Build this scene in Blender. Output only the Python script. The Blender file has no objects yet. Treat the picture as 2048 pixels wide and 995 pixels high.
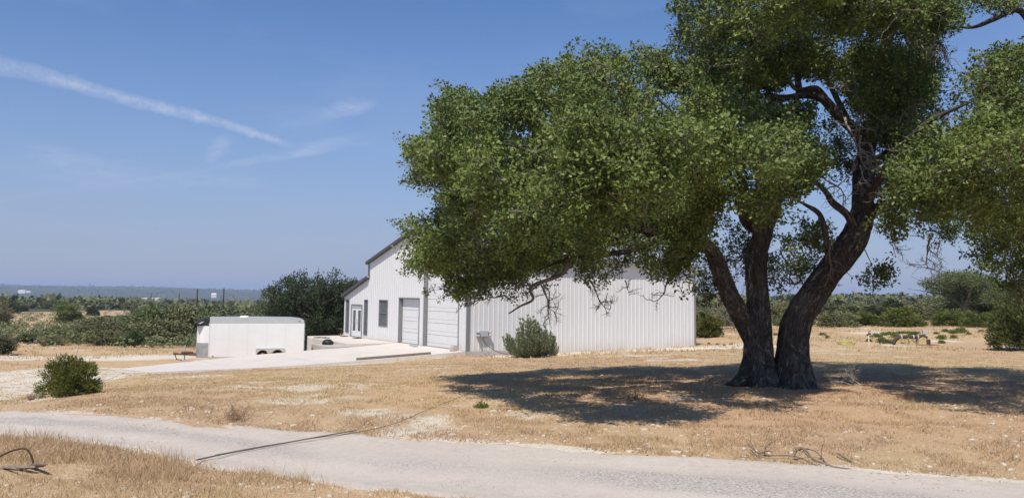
import bpy, bmesh, math, random
import numpy as np
from mathutils import Vector, Matrix
from mathutils import noise as mnoise

rng = np.random.default_rng(7)
random.seed(7)
R = math.radians
C = bpy.context.scene.collection
SC = bpy.context.scene

# ------------------------------------------------------------------ camera
F_PX, PITCH, ROLL, HCAM = 1750.0, R(5.5), R(0.69), 3.15
PP_Y = 416.5
_fw = np.array([0, math.cos(PITCH), math.sin(PITCH)])
_u0 = np.array([0, -math.sin(PITCH), math.cos(PITCH)])
_r0 = np.array([1.0, 0, 0])
_rt = math.cos(ROLL) * _r0 + math.sin(ROLL) * _u0
_up = -math.sin(ROLL) * _r0 + math.cos(ROLL) * _u0
EYE = np.array([0, 0, HCAM])
cam_d = bpy.data.cameras.new('camera')
cam = bpy.data.objects.new('camera', cam_d)
C.objects.link(cam)
SC.camera = cam
cam_d.sensor_width = 36.0
cam_d.lens = 36.0 * F_PX / 2048
cam_d.shift_y = -(497.5 - PP_Y) / 2048
cam_d.clip_start = 0.1
cam_d.clip_end = 30000
cam.matrix_world = Matrix(((_rt[0], _up[0], -_fw[0], 0), (_rt[1], _up[1], -_fw[1], 0), (_rt[2], _up[2], -_fw[2], HCAM), (0, 0, 0, 1)))

def ray(x, y):
    return _fw * F_PX + _rt * (x - 1024) - _up * (y - PP_Y)
def at(x, y, D):
    r = ray(x, y)
    return EYE + r * (D / r[1])
def gr(x, y, z=0.0):
    r = ray(x, y)
    return EYE + r * ((z - HCAM) / r[2])

# ------------------------------------------------------------------ world and sun
SUN = np.array([-0.20, -0.60, 1.0]); SUN /= np.linalg.norm(SUN)
sun_el = math.asin(SUN[2])
sun_az = math.atan2(SUN[0], SUN[1])
w = bpy.data.worlds.new('World'); SC.world = w; w.use_nodes = True
nt = w.node_tree; nt.nodes.clear()
def wn(t, **k):
    n = nt.nodes.new(t)
    for a, b in k.items(): setattr(n, a, b)
    return n
def wl(a, b): nt.links.new(a, b)
def wmath(op, a, b=None, c=None, clamp=False):
    n = wn('ShaderNodeMath', operation=op, use_clamp=clamp)
    for i, v in enumerate((a, b, c)):
        if v is None: continue
        if isinstance(v, (int, float)): n.inputs[i].default_value = v
        else: wl(v, n.inputs[i])
    return n.outputs[0]
sky = wn('ShaderNodeTexSky', sky_type='NISHITA', sun_disc=False, sun_elevation=sun_el, sun_rotation=sun_az,
         altitude=300, air_density=1.0, dust_density=1.2, ozone_density=3.0)
geo = wn('ShaderNodeTexCoord')
dirv = geo.outputs['Generated']
def wdot(v):
    n = wn('ShaderNodeVectorMath', operation='DOT_PRODUCT'); wl(dirv, n.inputs[0]); n.inputs[1].default_value = tuple(v)
    return n.outputs['Value']
def wnoise(scale, detail, stretch=None, rough=0.55, axis=None):
    n = wn('ShaderNodeTexNoise'); n.inputs['Scale'].default_value = scale; n.inputs['Detail'].default_value = detail
    n.inputs['Roughness'].default_value = rough
    if stretch is not None:
        m = wn('ShaderNodeMapping'); m.inputs['Scale'].default_value = stretch
        if axis: m.inputs['Rotation'].default_value = axis
        wl(dirv, m.inputs['Vector']); wl(m.outputs[0], n.inputs['Vector'])
    else: wl(dirv, n.inputs['Vector'])
    return n.outputs['Fac']
def contrail(p0, p1, w0, w1, amp):
    a = ray(*p0); a /= np.linalg.norm(a); b = ray(*p1); b /= np.linalg.norm(b)
    n = np.cross(a, b); n /= np.linalg.norm(n)
    t = b - a * (a @ b); t /= np.linalg.norm(t); L = math.atan2(b @ t, b @ a)
    s = wdot(t)
    u = wmath('DIVIDE', s, math.sin(L))                       # 0 .. 1 along
    wid = wmath('MULTIPLY_ADD', u, (w1 - w0), w0)
    wid = wmath('MAXIMUM', wid, w1 * .5)
    d = wdot(n)
    d = wmath('ADD', d, wmath('MULTIPLY', wmath('SUBTRACT', wnoise(60, 8, None, .7), .5), .012))
    d = wmath('ADD', d, wmath('MULTIPLY', wmath('SUBTRACT', wnoise(9, 2), .5), .012))
    q = wmath('DIVIDE', wmath('ABSOLUTE', d), wid)
    m = wmath('SUBTRACT', 1.0, q, clamp=True)
    m = wmath('POWER', m, .7)
    m = wmath('MULTIPLY', m, wmath('MULTIPLY_ADD', wnoise(55, 8, None, .72), 2.6, -.62, clamp=True))
    end = wmath('MULTIPLY', wmath('SUBTRACT', 1.04, u), 9.0, clamp=True)
    fr = wmath('MULTIPLY', wmath('ADD', wdot(a), -0.3), 4, clamp=True)
    return wmath('MULTIPLY', wmath('MULTIPLY', wmath('MULTIPLY', m, end), fr), amp)
m1 = contrail((-10, 128), (575, 283), .0100, .0048, .50)
m2 = contrail((330, 350), (760, 283), .004, .004, .10)
# thin wisps of cirrus all over the sky
n1 = wnoise(3.2, 6, (1.0, 1.0, 4.0), .6)
n2 = wnoise(9.0, 6, (1.0, 1.0, 5.0), .6)
n4 = wnoise(30.0, 9, (1.0, 1.0, 3.5), .72)
cir = wmath('MULTIPLY', wmath('SUBTRACT', wmath('MULTIPLY_ADD', n2, .35, n1), .72), 1.1, clamp=True)
def wisp(p, rx, ry, tilt, amp):
    c = ray(*p); c /= np.linalg.norm(c)
    e = ray(p[0] + 100 * math.cos(tilt), p[1] - 100 * math.sin(tilt)); e /= np.linalg.norm(e); e = e - c * (c @ e); e /= np.linalg.norm(e)
    f = np.cross(c, e)
    a = wmath('DIVIDE', wdot(e), rx); b = wmath('DIVIDE', wmath('ADD', wdot(f), wmath('MULTIPLY', wmath('SUBTRACT', n2, .5), .02)), ry)
    q = wmath('SQRT', wmath('ADD', wmath('MULTIPLY', a, a), wmath('MULTIPLY', b, b)))
    m = wmath('SUBTRACT', 1.0, q, clamp=True)
    fr = wmath('MULTIPLY', wmath('ADD', wdot(c), -.5), 8, clamp=True)
    return wmath('MULTIPLY', wmath('MULTIPLY', wmath('MULTIPLY', m, wmath('MULTIPLY_ADD', n4, 3.2, -1.05, clamp=True)), fr), amp)
tot = wmath('ADD', m1, m2)
tot = wmath('ADD', tot, wmath('MULTIPLY', cir, .30))
for a in (((700, 215), .035, .010, .15, .45), ((435, 296), .022, .010, .8, .45), ((120, 312), .05, .012, -.1, .3), ((200, 350), .10, .02, -.1, .25), ((440, 362), .06, .010, -.05, .25), ((620, 235), .06, .02, .2, .15), ((600, 300), .10, .008, .2, .3)):
    tot = wmath('ADD', tot, wisp(*a))
tot = wmath('MINIMUM', tot, .8)
grade = wn('ShaderNodeMixRGB', blend_type='MULTIPLY'); grade.inputs[0].default_value = 1.0
wl(sky.outputs[0], grade.inputs[1]); grade.inputs[2].default_value = (.56, .80, 1.08, 1)
# milky summer haze low over the horizon, the same all round
sepz = wn('ShaderNodeSeparateXYZ'); wl(dirv, sepz.inputs[0])
low = wmath('POWER', wmath('SUBTRACT', 1.0, wmath('MULTIPLY', wmath('MAXIMUM', sepz.outputs[2], 0.0), 2.1), clamp=True), 2.2)
hz = wn('ShaderNodeMixRGB'); wl(wmath('MULTIPLY', low, .90), hz.inputs[0]); wl(grade.outputs[0], hz.inputs[1]); hz.inputs[2].default_value = (3.45, 3.8, 5.3, 1)
mixc = wn('ShaderNodeMixRGB'); wl(tot, mixc.inputs[0]); wl(hz.outputs[0], mixc.inputs[1]); mixc.inputs[2].default_value = (5.6, 6.0, 7.2, 1)
bg = wn('ShaderNodeBackground'); bg.inputs['Strength'].default_value = 0.115
wo = wn('ShaderNodeOutputWorld'); wl(mixc.outputs[0], bg.inputs['Color']); wl(bg.outputs[0], wo.inputs['Surface'])

sd = bpy.data.lights.new('sun', 'SUN'); so = bpy.data.objects.new('sun', sd); C.objects.link(so)
sd.energy = 4.9; sd.angle = R(0.53); sd.color = (1.0, .915, .80)
so.rotation_euler = Vector(SUN).to_track_quat('Z', 'Y').to_euler()
so.location = (0, 0, 40)
SC.view_settings.view_transform = 'Standard'; SC.view_settings.look = 'None'
SC.view_settings.exposure = 0.0; SC.view_settings.gamma = 1.0
SC.render.engine = 'CYCLES'
SC.cycles.max_bounces = 6; SC.cycles.diffuse_bounces = 3; SC.cycles.glossy_bounces = 2
SC.cycles.transmission_bounces = 4; SC.cycles.transparent_max_bounces = 4; SC.cycles.volume_bounces = 0
SC.cycles.volume_step_rate = 1.0

# ------------------------------------------------------------------ numpy noise
def _h(ix, iy, iz, seed):
    n = (ix * 374761393 + iy * 668265263 + iz * 2147483647 + seed * 1274126177) & 0xffffffff
    n = ((n ^ (n >> 13)) * 1274126177) & 0xffffffff
    n = n ^ (n >> 16)
    return (n & 0xffff) / 65535.0
def vnoise(x, y, z=0.0, seed=0):
    x, y, z = np.broadcast_arrays(np.asarray(x, float), np.asarray(y, float), np.asarray(z, float))
    xi, yi, zi = np.floor(x).astype(np.int64), np.floor(y).astype(np.int64), np.floor(z).astype(np.int64)
    fx, fy, fz = x - xi, y - yi, z - zi
    fx, fy, fz = (q * q * (3 - 2 * q) for q in (fx, fy, fz))
    r = 0
    for a in (0, 1):
        for b in (0, 1):
            for c in (0, 1):
                r = r + _h(xi + a, yi + b, zi + c, seed) * (fx if a else 1 - fx) * (fy if b else 1 - fy) * (fz if c else 1 - fz)
    return r
def fbm(x, y, z=0.0, o=4, seed=0):
    r, amp, s = 0, .5, 0
    x, y, z = np.asarray(x, float), np.asarray(y, float), np.asarray(z, float)
    for i in range(o):
        r = r + amp * vnoise(x, y, z, seed + i); s += amp; amp *= .5
        x, y, z = x * 2.03 + 5.1, y * 2.03 + 1.7, z * 2.03 + 3.3
    return r / s
def in_poly(px, py, poly):
    inside = np.zeros(np.shape(px), bool); n = len(poly)
    for i in range(n):
        x0, y0 = poly[i][:2]; x1, y1 = poly[(i + 1) % n][:2]
        if y0 == y1: continue
        c = ((y0 > py) != (y1 > py)) & (px < (x1 - x0) * (py - y0) / (y1 - y0) + x0)
        inside ^= c
    return inside
def poly_dist(px, py, poly, closed=True):
    d = np.full(np.shape(px), 1e9); n = len(poly)
    for i in range(n if closed else n - 1):
        x0, y0 = poly[i][:2]; x1, y1 = poly[(i + 1) % n][:2]
        dx, dy = x1 - x0, y1 - y0; L = dx * dx + dy * dy + 1e-9
        t = np.clip(((px - x0) * dx + (py - y0) * dy) / L, 0, 1)
        d = np.minimum(d, np.hypot(px - x0 - t * dx, py - y0 - t * dy))
    return d

# ------------------------------------------------------------------ materials
MATS = {}
def new_mat(name):
    m = bpy.data.materials.new(name); m.use_nodes = True
    n = m.node_tree; b = n.nodes['Principled BSDF']
    b.inputs['Roughness'].default_value = .85
    b.inputs['Specular IOR Level'].default_value = .25
    MATS[name] = m
    return m, n, b
class G:
    def __init__(s, name):
        s.m, s.nt, s.b = new_mat(name); s.pos = None
        s.tc = s.nt.nodes.new('ShaderNodeTexCoord')
    def n(s, t, **k):
        q = s.nt.nodes.new(t)
        for a, b in k.items(): setattr(q, a, b)
        return q
    def l(s, a, b): s.nt.links.new(a, b)
    def co(s, scale=(1, 1, 1), which='Object', rot=(0, 0, 0)):
        m = s.n('ShaderNodeMapping'); m.inputs['Scale'].default_value = scale; m.inputs['Rotation'].default_value = rot
        s.l(s.tc.outputs[which], m.inputs[0]); return m.outputs[0]
    def world(s):
        return s.n('ShaderNodeNewGeometry').outputs['Position']
    def noise(s, vec, scale, detail=4, rough=.55, dist=0):
        q = s.n('ShaderNodeTexNoise'); s.l(vec, q.inputs['Vector'])
        q.inputs['Scale'].default_value = scale; q.inputs['Detail'].default_value = detail
        q.inputs['Roughness'].default_value = rough; q.inputs['Distortion'].default_value = dist
        return q.outputs['Fac']
    def vor(s, vec, scale, feature='F1', out='Distance'):
        q = s.n('ShaderNodeTexVoronoi', feature=feature); s.l(vec, q.inputs['Vector']); q.inputs['Scale'].default_value = scale
        return q.outputs[out]
    def ramp(s, fac, stops, interp='LINEAR'):
        q = s.n('ShaderNodeValToRGB'); q.color_ramp.interpolation = interp
        e = q.color_ramp.elements
        while len(e) < len(stops): e.new(.5)
        for i, (p, c) in enumerate(stops):
            e[i].position = p
            e[i].color = (c, c, c, 1) if isinstance(c, (int, float)) else (*c, 1)
        s.l(fac, q.inputs[0]); return q.outputs[0]
    def mix(s, f, a, b, blend='MIX'):
        q = s.n('ShaderNodeMixRGB', blend_type=blend)
        for i, v in enumerate((f, a, b)):
            if isinstance(v, (int, float)): q.inputs[i].default_value = v if i == 0 else (v, v, v, 1)
            elif isinstance(v, tuple): q.inputs[i].default_value = (*v, 1)
            else: s.l(v, q.inputs[i])
        return q.outputs[0]
    def math(s, op, a, b=None, clamp=False):
        q = s.n('ShaderNodeMath', operation=op, use_clamp=clamp)
        for i, v in enumerate((a, b)):
            if v is None: continue
            if isinstance(v, (int, float)): q.inputs[i].default_value = v
            else: s.l(v, q.inputs[i])
        return q.outputs[0]
    def attr(s, name, out='Fac'):
        q = s.n('ShaderNodeAttribute', attribute_name=name); return q.outputs[out]
    def col(s, c):
        if isinstance(c, tuple): s.b.inputs['Base Color'].default_value = (*c, 1)
        else: s.l(c, s.b.inputs['Base Color'])
    def rough(s, r):
        if isinstance(r, (int, float)): s.b.inputs['Roughness'].default_value = r
        else: s.l(r, s.b.inputs['Roughness'])
    def bump(s, h, strength=.5, dist=.02):
        q = s.n('ShaderNodeBump'); q.inputs['Strength'].default_value = strength; q.inputs['Distance'].default_value = dist
        s.l(h, q.inputs['Height']); s.l(q.outputs[0], s.b.inputs['Normal'])
    def done(s): return s.m

def simple(name, c, rough=.7, metal=0.0, var=.12, scale=3.0, spec=.3, bump=0.0, bscale=40):
    g = G(name); v = g.co()
    f = g.noise(v, scale, 5)
    lo = tuple(x * (1 - var) for x in c); hi = tuple(min(1, x * (1 + var)) for x in c)
    g.col(g.ramp(f, [(.3, lo), (.7, hi)])); g.rough(rough)
    g.b.inputs['Metallic'].default_value = metal; g.b.inputs['Specular IOR Level'].default_value = spec
    if bump: g.bump(g.noise(v, bscale, 4), bump, .01)
    return g.done()

M_WALL = None
def wall_mat():
    g = G('white_wall_metal'); v = g.co()
    dirt = g.noise(g.co((3, 3, .35)), 1.6, 5, .6)
    sx = g.n('ShaderNodeSeparateXYZ'); g.l(v, sx.inputs[0])
    low = g.math('MULTIPLY', g.math('SUBTRACT', .55, sx.outputs[2], True), 1.4, True)
    low = g.math('MULTIPLY', low, g.noise(v, 2.5, 4), True)
    c = g.ramp(dirt, [(.25, (.635, .64, .64)), (.75, (.70, .70, .695))])
    c = g.mix(g.math('MULTIPLY', low, .6, True), c, (.55, .47, .37))
    oi = g.n('ShaderNodeObjectInfo'); c = g.mix(g.math('MULTIPLY', oi.outputs['Random'], .10), c, (.50, .50, .49))
    g.col(c); g.rough(.55); g.b.inputs['Specular IOR Level'].default_value = .35
    g.bump(g.noise(v, 1.4, 2), .12, .01)
    return g.done()
M_WALL = wall_mat()
M_DOOR = simple('white_door_metal', (.69, .69, .685), .45, var=.03, spec=.4)
M_TRIM = simple('grey_trim_metal', (.20, .205, .22), .5, var=.08, spec=.4)
M_RAKE = simple('dark_rake_metal', (.085, .088, .10), .6, var=.08, spec=.2)
M_TRIM2 = simple('brown_grey_trim', (.22, .205, .20), .5, var=.08)
M_ROOF = simple('roof_metal', (.32, .33, .35), .45, var=.08)
M_DARK = simple('black_metal', (.025, .024, .023), .5, var=.3)
M_RUBBER = simple('black_rubber', (.02, .02, .02), .8, var=.2)
M_CABLE = simple('dusty_black_cable', (.15, .13, .11), .8, var=.25)
M_GASKET = simple('black_weather_seal', (.07, .07, .075), .8, var=.2)
def concrete_mat(name, c, stains=.25):
    g = G(name); v = g.world()
    a = g.noise(v, .9, 6, .6); b = g.noise(v, 9, 5, .6)
    st = g.noise(v, .35, 3)
    lo = tuple(x * (1 - stains) for x in c)
    cc = g.ramp(a, [(.25, lo), (.7, c)])
    cc = g.mix(.25, cc, g.ramp(b, [(.3, tuple(x * .75 for x in c)), (.7, tuple(min(.9, x * 1.12) for x in c))]))
    st2 = g.noise(g.co((.5, 3.0, 1), 'Object', (0, 0, .5)), .8, 6, .65)
    cc = g.mix(g.math('MULTIPLY', g.math('SUBTRACT', st2, .52, True), 1.5, True), cc, tuple(x * y for x, y in zip(c, (.78, .74, .70))))
    cc = g.mix(g.math('MULTIPLY', g.math('SUBTRACT', st, .55, True), 1.6, True), cc, tuple(x * y for x, y in zip(c, (.85, .72, .55))))
    g.col(cc); g.rough(.9); g.bump(g.noise(v, 30, 5), .25, .01)
    return g.done()
M_CONC = concrete_mat('pale_concrete', (.63, .58, .525), .14)
M_CONC2 = concrete_mat('grey_concrete', (.46, .45, .43), .25)
def glass_mat():
    g = G('dark_window_glass'); v = g.co()
    g.col(g.ramp(g.noise(v, 1.2, 3), [(.3, (.075, .09, .105)), (.7, (.13, .15, .17))]))
    g.rough(.08); g.b.inputs['Specular IOR Level'].default_value = .9
    g.bump(g.noise(v, 1.5, 2), .15, .02)
    return g.done()
M_GLASS = glass_mat()
M_TRAILER = simple('white_trailer_paint', (.74, .745, .74), .35, var=.035, scale=1.2, spec=.45)
M_TRAILER2 = simple('dull_white_paint', (.66, .665, .66), .4, var=.05, scale=2)
def plate_mat():
    g = G('diamond_plate'); v = g.co()
    ch = g.n('ShaderNodeTexVoronoi'); g.l(g.co((1, 1, .6)), ch.inputs['Vector']); ch.inputs['Scale'].default_value = 26
    g.col(g.ramp(g.noise(v, 3, 3), [(.3, (.36, .37, .38)), (.7, (.50, .51, .52))])); g.rough(.42)
    g.b.inputs['Metallic'].default_value = .6
    g.bump(ch.outputs['Distance'], .6, .01)
    return g.done()
M_PLATE = plate_mat()
M_ALU = simple('brushed_aluminium', (.56, .58, .58), .4, metal=.4, var=.06)
M_YELLOW = simple('faded_yellow_paint', (.44, .34, .17), .6, var=.2)
M_HOSEY = simple('yellow_hose_rubber', (.45, .42, .12), .6, var=.15)
M_BROWNPIPE = simple('dark_brown_pipe', (.07, .042, .025), .6, var=.25)
M_RUST = simple('rusty_steel', (.11, .065, .045), .8, var=.35, scale=12)
M_WHITE = simple('white_plastic', (.78, .78, .78), .5, var=.03)
M_GREYBOX = simple('grey_enamel', (.42, .44, .47), .5, var=.05)
M_WOOD = simple('weathered_wood', (.21, .165, .125), .9, var=.4, scale=14, bump=.5)
M_WEED = simple('dead_weed_stems', (.22, .15, .09), .9, var=.3, scale=20)
M_POLE = simple('dark_pole_wood', (.07, .05, .04), .9, var=.3)
M_DEAD = simple('dead_branch_wood', (.30, .27, .235), .9, var=.35, scale=9, bump=.4)
def stone_mat(name, c):
    g = G(name); v = g.world()
    a = g.noise(v, 14, 5, .6)
    cc = g.ramp(a, [(.25, tuple(x * .6 for x in c)), (.5, c), (.75, tuple(min(.85, x * 1.15) for x in c))])
    cc = g.mix(g.math('MULTIPLY', g.math('SUBTRACT', g.noise(v, 40, 3), .55, True), 3, True), cc, (.24, .21, .17))
    g.col(cc); g.rough(.92); g.bump(g.noise(v, 45, 5), .5, .01)
    return g.done()
M_LIME = stone_mat('pale_limestone', (.54, .47, .38))
M_GREY_STONE = stone_mat('grey_gravel_stone', (.43, .385, .345))

def leaf_mat(name, dark, light, hue2, gloss=.35, trans=.35, clump=1.1, rough=.42, vary=False):
    g = G(name); v = g.world()
    r = g.attr('rnd')
    c = g.ramp(r, [(0.0, dark), (.55, light), (1.0, hue2)])
    n = g.noise(v, clump, 3)
    c = g.mix(g.math('MULTIPLY', g.math('SUBTRACT', n, .42, True), 1.8, True), c, tuple(x * y for x, y in zip(hue2, (.95, 1.0, .8))))
    if vary:
        oi = g.n('ShaderNodeObjectInfo')
        c = g.mix(1.0, c, g.ramp(oi.outputs['Random'], [(0, (.68, .70, .74)), (.35, (1.0, .95, .85)), (.7, (.95, 1.05, .95)), (1, (1.32, 1.25, 1.05))]), 'MULTIPLY')
    g.col(c); g.rough(rough); g.b.inputs['Specular IOR Level'].default_value = gloss
    tr = g.n('ShaderNodeBsdfTranslucent'); g.l(g.mix(1.0, c, (1.0, 1.05, .7), 'MULTIPLY'), tr.inputs[0])
    mx = g.n('ShaderNodeMixShader'); mx.inputs[0].default_value = trans
    out = g.nt.nodes['Material Output']
    g.l(g.b.outputs[0], mx.inputs[1]); g.l(tr.outputs[0], mx.inputs[2]); g.l(mx.outputs[0], out.inputs[0])
    return g.done()
M_OAKLEAF = leaf_mat('oak_leaves', (.050, .082, .026), (.130, .178, .045), (.21, .25, .068), .25, .15, .5, .5)
M_OAKFAR = leaf_mat('distant_oak_leaves', (.040, .060, .025), (.075, .10, .05), (.10, .13, .06), .2, .2, .5, .7, True)
M_JUNI = leaf_mat('juniper_foliage', (.072, .090, .030), (.135, .158, .050), (.225, .235, .075), .15, .2, 1.2, .75, True)
M_JUNI2 = leaf_mat('grey_juniper_foliage', (.10, .125, .07), (.18, .21, .12), (.27, .29, .18), .15, .2, 1.5, .75)
M_SCRUB = leaf_mat('grey_scrub_leaves', (.105, .112, .068), (.168, .174, .102), (.225, .222, .135), .1, .15, .12, .8, True)
M_PALE = leaf_mat('pale_green_leaves', (.085, .11, .05), (.14, .17, .075), (.19, .22, .10), .2, .3, .5, .7)
M_TUFT = leaf_mat('low_green_leaves', (.08, .11, .03), (.13, .16, .04), (.18, .20, .06), .15, .2, 2.0, .7)
def grass_mat(name, a, b, c):
    g = G(name); v = g.world(); r = g.attr('rnd')
    cc = g.ramp(r, [(0, a), (.5, b), (1, c)])
    n = g.noise(v, .45, 4)
    cc = g.mix(g.math('MULTIPLY', g.math('SUBTRACT', n, .5, True), 3, True), cc, (.52, .38, .23))
    cc = g.mix(g.math('MULTIPLY', g.attr('red'), .75), cc, g.ramp(r, [(0, (.30, .185, .125)), (1, (.55, .39, .275))]))
    g.col(cc); g.rough(.8); g.b.inputs['Specular IOR Level'].default_value = .15
    tr = g.n('ShaderNodeBsdfTranslucent'); g.l(cc, tr.inputs[0])
    mx = g.n('ShaderNodeMixShader'); mx.inputs[0].default_value = .3
    g.l(g.b.outputs[0], mx.inputs[1]); g.l(tr.outputs[0], mx.inputs[2]); g.l(mx.outputs[0], g.nt.nodes['Material Output'].inputs[0])
    return g.done()
M_GRASS = grass_mat('dry_grass_blades', (.36, .25, .125), (.53, .405, .21), (.68, .56, .33))

def bark_mat():
    g = G('oak_bark')
    uv = g.tc.outputs['UV']
    m = g.n('ShaderNodeMapping'); m.inputs['Scale'].default_value = (1, 1, 1); g.l(uv, m.inputs[0])
    wv = g.n('ShaderNodeVectorMath', operation='ADD')
    nz = g.n('ShaderNodeTexNoise'); g.l(m.outputs[0], nz.inputs['Vector']); nz.inputs['Scale'].default_value = 5; nz.inputs['Detail'].default_value = 3
    sc = g.n('ShaderNodeVectorMath', operation='SCALE'); g.l(nz.outputs['Color'], sc.inputs[0]); sc.inputs['Scale'].default_value = .12
    g.l(m.outputs[0], wv.inputs[0]); g.l(sc.outputs[0], wv.inputs[1])
    mm = g.n('ShaderNodeMapping'); mm.inputs['Scale'].default_value = (16, 3.0, 1); g.l(wv.outputs[0], mm.inputs[0])
    f = g.noise(mm.outputs[0], 1.6, 7, .72, .6)
    rd = g.math('ABSOLUTE', g.math('SUBTRACT', g.noise(mm.outputs[0], 1.0, 5, .6, 1.2), .5))
    h = g.math('ADD', g.math('MULTIPLY', g.math('MINIMUM', g.math('MULTIPLY', rd, 7.0), 1.0), .6), g.math('MULTIPLY', f, .55))
    c = g.ramp(h, [(.15, (.026, .022, .019)), (.45, (.088, .075, .066)), (.75, (.17, .15, .132)), (1, (.28, .255, .23))])
    li = g.noise(g.world(), 2.3, 5, .65)
    c = g.mix(g.math('MULTIPLY', g.math('SUBTRACT', li, .53, True), 3.5, True), c, (.20, .19, .165))
    g.col(c); g.rough(.95); g.bump(h, 1.0, .05)
    return g.done()
M_BARK = bark_mat()
M_TWIG = simple('twig_bark', (.17, .145, .12), .9, var=.4, scale=5)
M_TWIG2 = simple('pale_twig_bark', (.20, .17, .14), .9, var=.4, scale=3)

# ------------------------------------------------------------------ object helpers
def tag(o, label=None, cat=None, group=None, kind=None):
    if label: o['label'] = label
    if cat: o['category'] = cat
    if group: o['group'] = group
    if kind: o['kind'] = kind
    return o
def link(name, me, mat=None, parent=None, loc=None, rz=0.0):
    o = bpy.data.objects.new(name, me); C.objects.link(o)
    if me is not None and mat is not None and len(me.materials) == 0: me.materials.append(mat)
    if parent is not None: o.parent = parent
    if loc is not None: o.location = tuple(float(q) for q in loc)
    if rz: o.rotation_euler = (0, 0, rz)
    return o
def empty(name, loc, rz=0.0):
    o = bpy.data.objects.new(name, None); C.objects.link(o); o.location = tuple(float(q) for q in loc); o.rotation_euler = (0, 0, rz)
    o.empty_display_size = .3
    return o
def mesh_np(name, V, Fc, smooth=False, attrs=None, uv=None):
    V = np.asarray(V, np.float32); Fc = np.asarray(Fc, np.int32)
    me = bpy.data.meshes.new(name); k = Fc.shape[1]
    me.vertices.add(len(V)); me.vertices.foreach_set('co', V.ravel())
    me.loops.add(Fc.size); me.loops.foreach_set('vertex_index', Fc.ravel())
    me.polygons.add(len(Fc)); me.polygons.foreach_set('loop_start', np.arange(0, Fc.size, k, dtype=np.int32))
    me.polygons.foreach_set('loop_total', np.full(len(Fc), k, np.int32))
    if smooth: me.polygons.foreach_set('use_smooth', np.ones(len(Fc), bool))
    for nm, (dom, val) in (attrs or {}).items():
        a = me.attributes.new(nm, 'FLOAT', dom); a.data.foreach_set('value', np.asarray(val, np.float32))
    if uv is not None:
        l = me.uv_layers.new(name='UVMap'); l.data.foreach_set('uv', np.asarray(uv, np.float32)[Fc.ravel()].ravel())
    me.update(calc_edges=True); me.validate()
    return me
class MB:
    def __init__(s): s.v = []; s.f = []
    def add(s, vs, fs):
        b = len(s.v); s.v += [tuple(map(float, q)) for q in vs]; s.f += [tuple(b + i for i in q) for q in fs]; return s
    def box(s, x0, x1, y0, y1, z0, z1):
        return s.add([(x0, y0, z0), (x1, y0, z0), (x1, y1, z0), (x0, y1, z0), (x0, y0, z1), (x1, y0, z1), (x1, y1, z1), (x0, y1, z1)],
                     [(0, 3, 2, 1), (4, 5, 6, 7), (0, 1, 5, 4), (1, 2, 6, 5), (2, 3, 7, 6), (3, 0, 4, 7)])
    def prism(s, poly, a0, a1, axis='x'):
        n = len(poly)
        def P(p, a): return {'x': (a, p[0], p[1]), 'y': (p[0], a, p[1]), 'z': (p[0], p[1], a)}[axis]
        vs = [P(p, a0) for p in poly] + [P(p, a1) for p in poly]
        fs = [tuple(range(n))[::-1], tuple(range(n, 2 * n))] + [(i, (i + 1) % n, n + (i + 1) % n, n + i) for i in range(n)]
        return s.add(vs, fs)
    def tube(s, pts, rad, sides=6, caps=True):
        pts = np.asarray(pts, float); n = len(pts)
        rad = np.broadcast_to(np.asarray(rad, float), (n,))
        T = np.gradient(pts, axis=0); T /= np.linalg.norm(T, axis=1)[:, None] + 1e-9
        u = np.cross(T[0], [0, 0, 1.0]);
        if np.linalg.norm(u) < .1: u = np.cross(T[0], [1.0, 0, 0])
        vs = []
        for i in range(n):
            u = u - T[i] * (u @ T[i]); u /= np.linalg.norm(u) + 1e-9; q = np.cross(T[i], u)
            for k in range(sides):
                a = 2 * math.pi * k / sides
                vs.append(pts[i] + rad[i] * (math.cos(a) * u + math.sin(a) * q))
        fs = [(i * sides + k, i * sides + (k + 1) % sides, (i + 1) * sides + (k + 1) % sides, (i + 1) * sides + k) for i in range(n - 1) for k in range(sides)]
        if caps: fs += [tuple(range(sides))[::-1], tuple(range((n - 1) * sides, n * sides))]
        return s.add(vs, fs)
    def lathe(s, prof, n=20, c=(0, 0, 0), axis='z'):
        vs = []
        for r, h in prof:
            for k in range(n):
                a = 2 * math.pi * k / n
                p = (r * math.cos(a), r * math.sin(a), h)
                if axis == 'y': p = (p[0], p[2], p[1])
                vs.append((p[0] + c[0], p[1] + c[1], p[2] + c[2]))
        fs = [(i * n + k, i * n + (k + 1) % n, (i + 1) * n + (k + 1) % n, (i + 1) * n + k) for i in range(len(prof) - 1) for k in range(n)]
        return s.add(vs, fs)
    def mesh(s, name, smooth=False, bevel=0.0):
        me = bpy.data.meshes.new(name); me.from_pydata(s.v, [], s.f)
        bm = bmesh.new(); bm.from_mesh(me)
        bmesh.ops.recalc_face_normals(bm, faces=bm.faces)
        if bevel: bmesh.ops.bevel(bm, geom=bm.edges[:], offset=bevel, segments=1, affect='EDGES', clamp_overlap=True)
        bm.to_mesh(me); bm.free()
        if smooth: me.polygons.foreach_set('use_smooth', [True] * len(me.polygons))
        me.update(); return me
    def build(s, name, mat, parent=None, smooth=False, bevel=0.0, loc=None, rz=0.0):
        return link(name, s.mesh(name, smooth, bevel), mat, parent, loc, rz)
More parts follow.
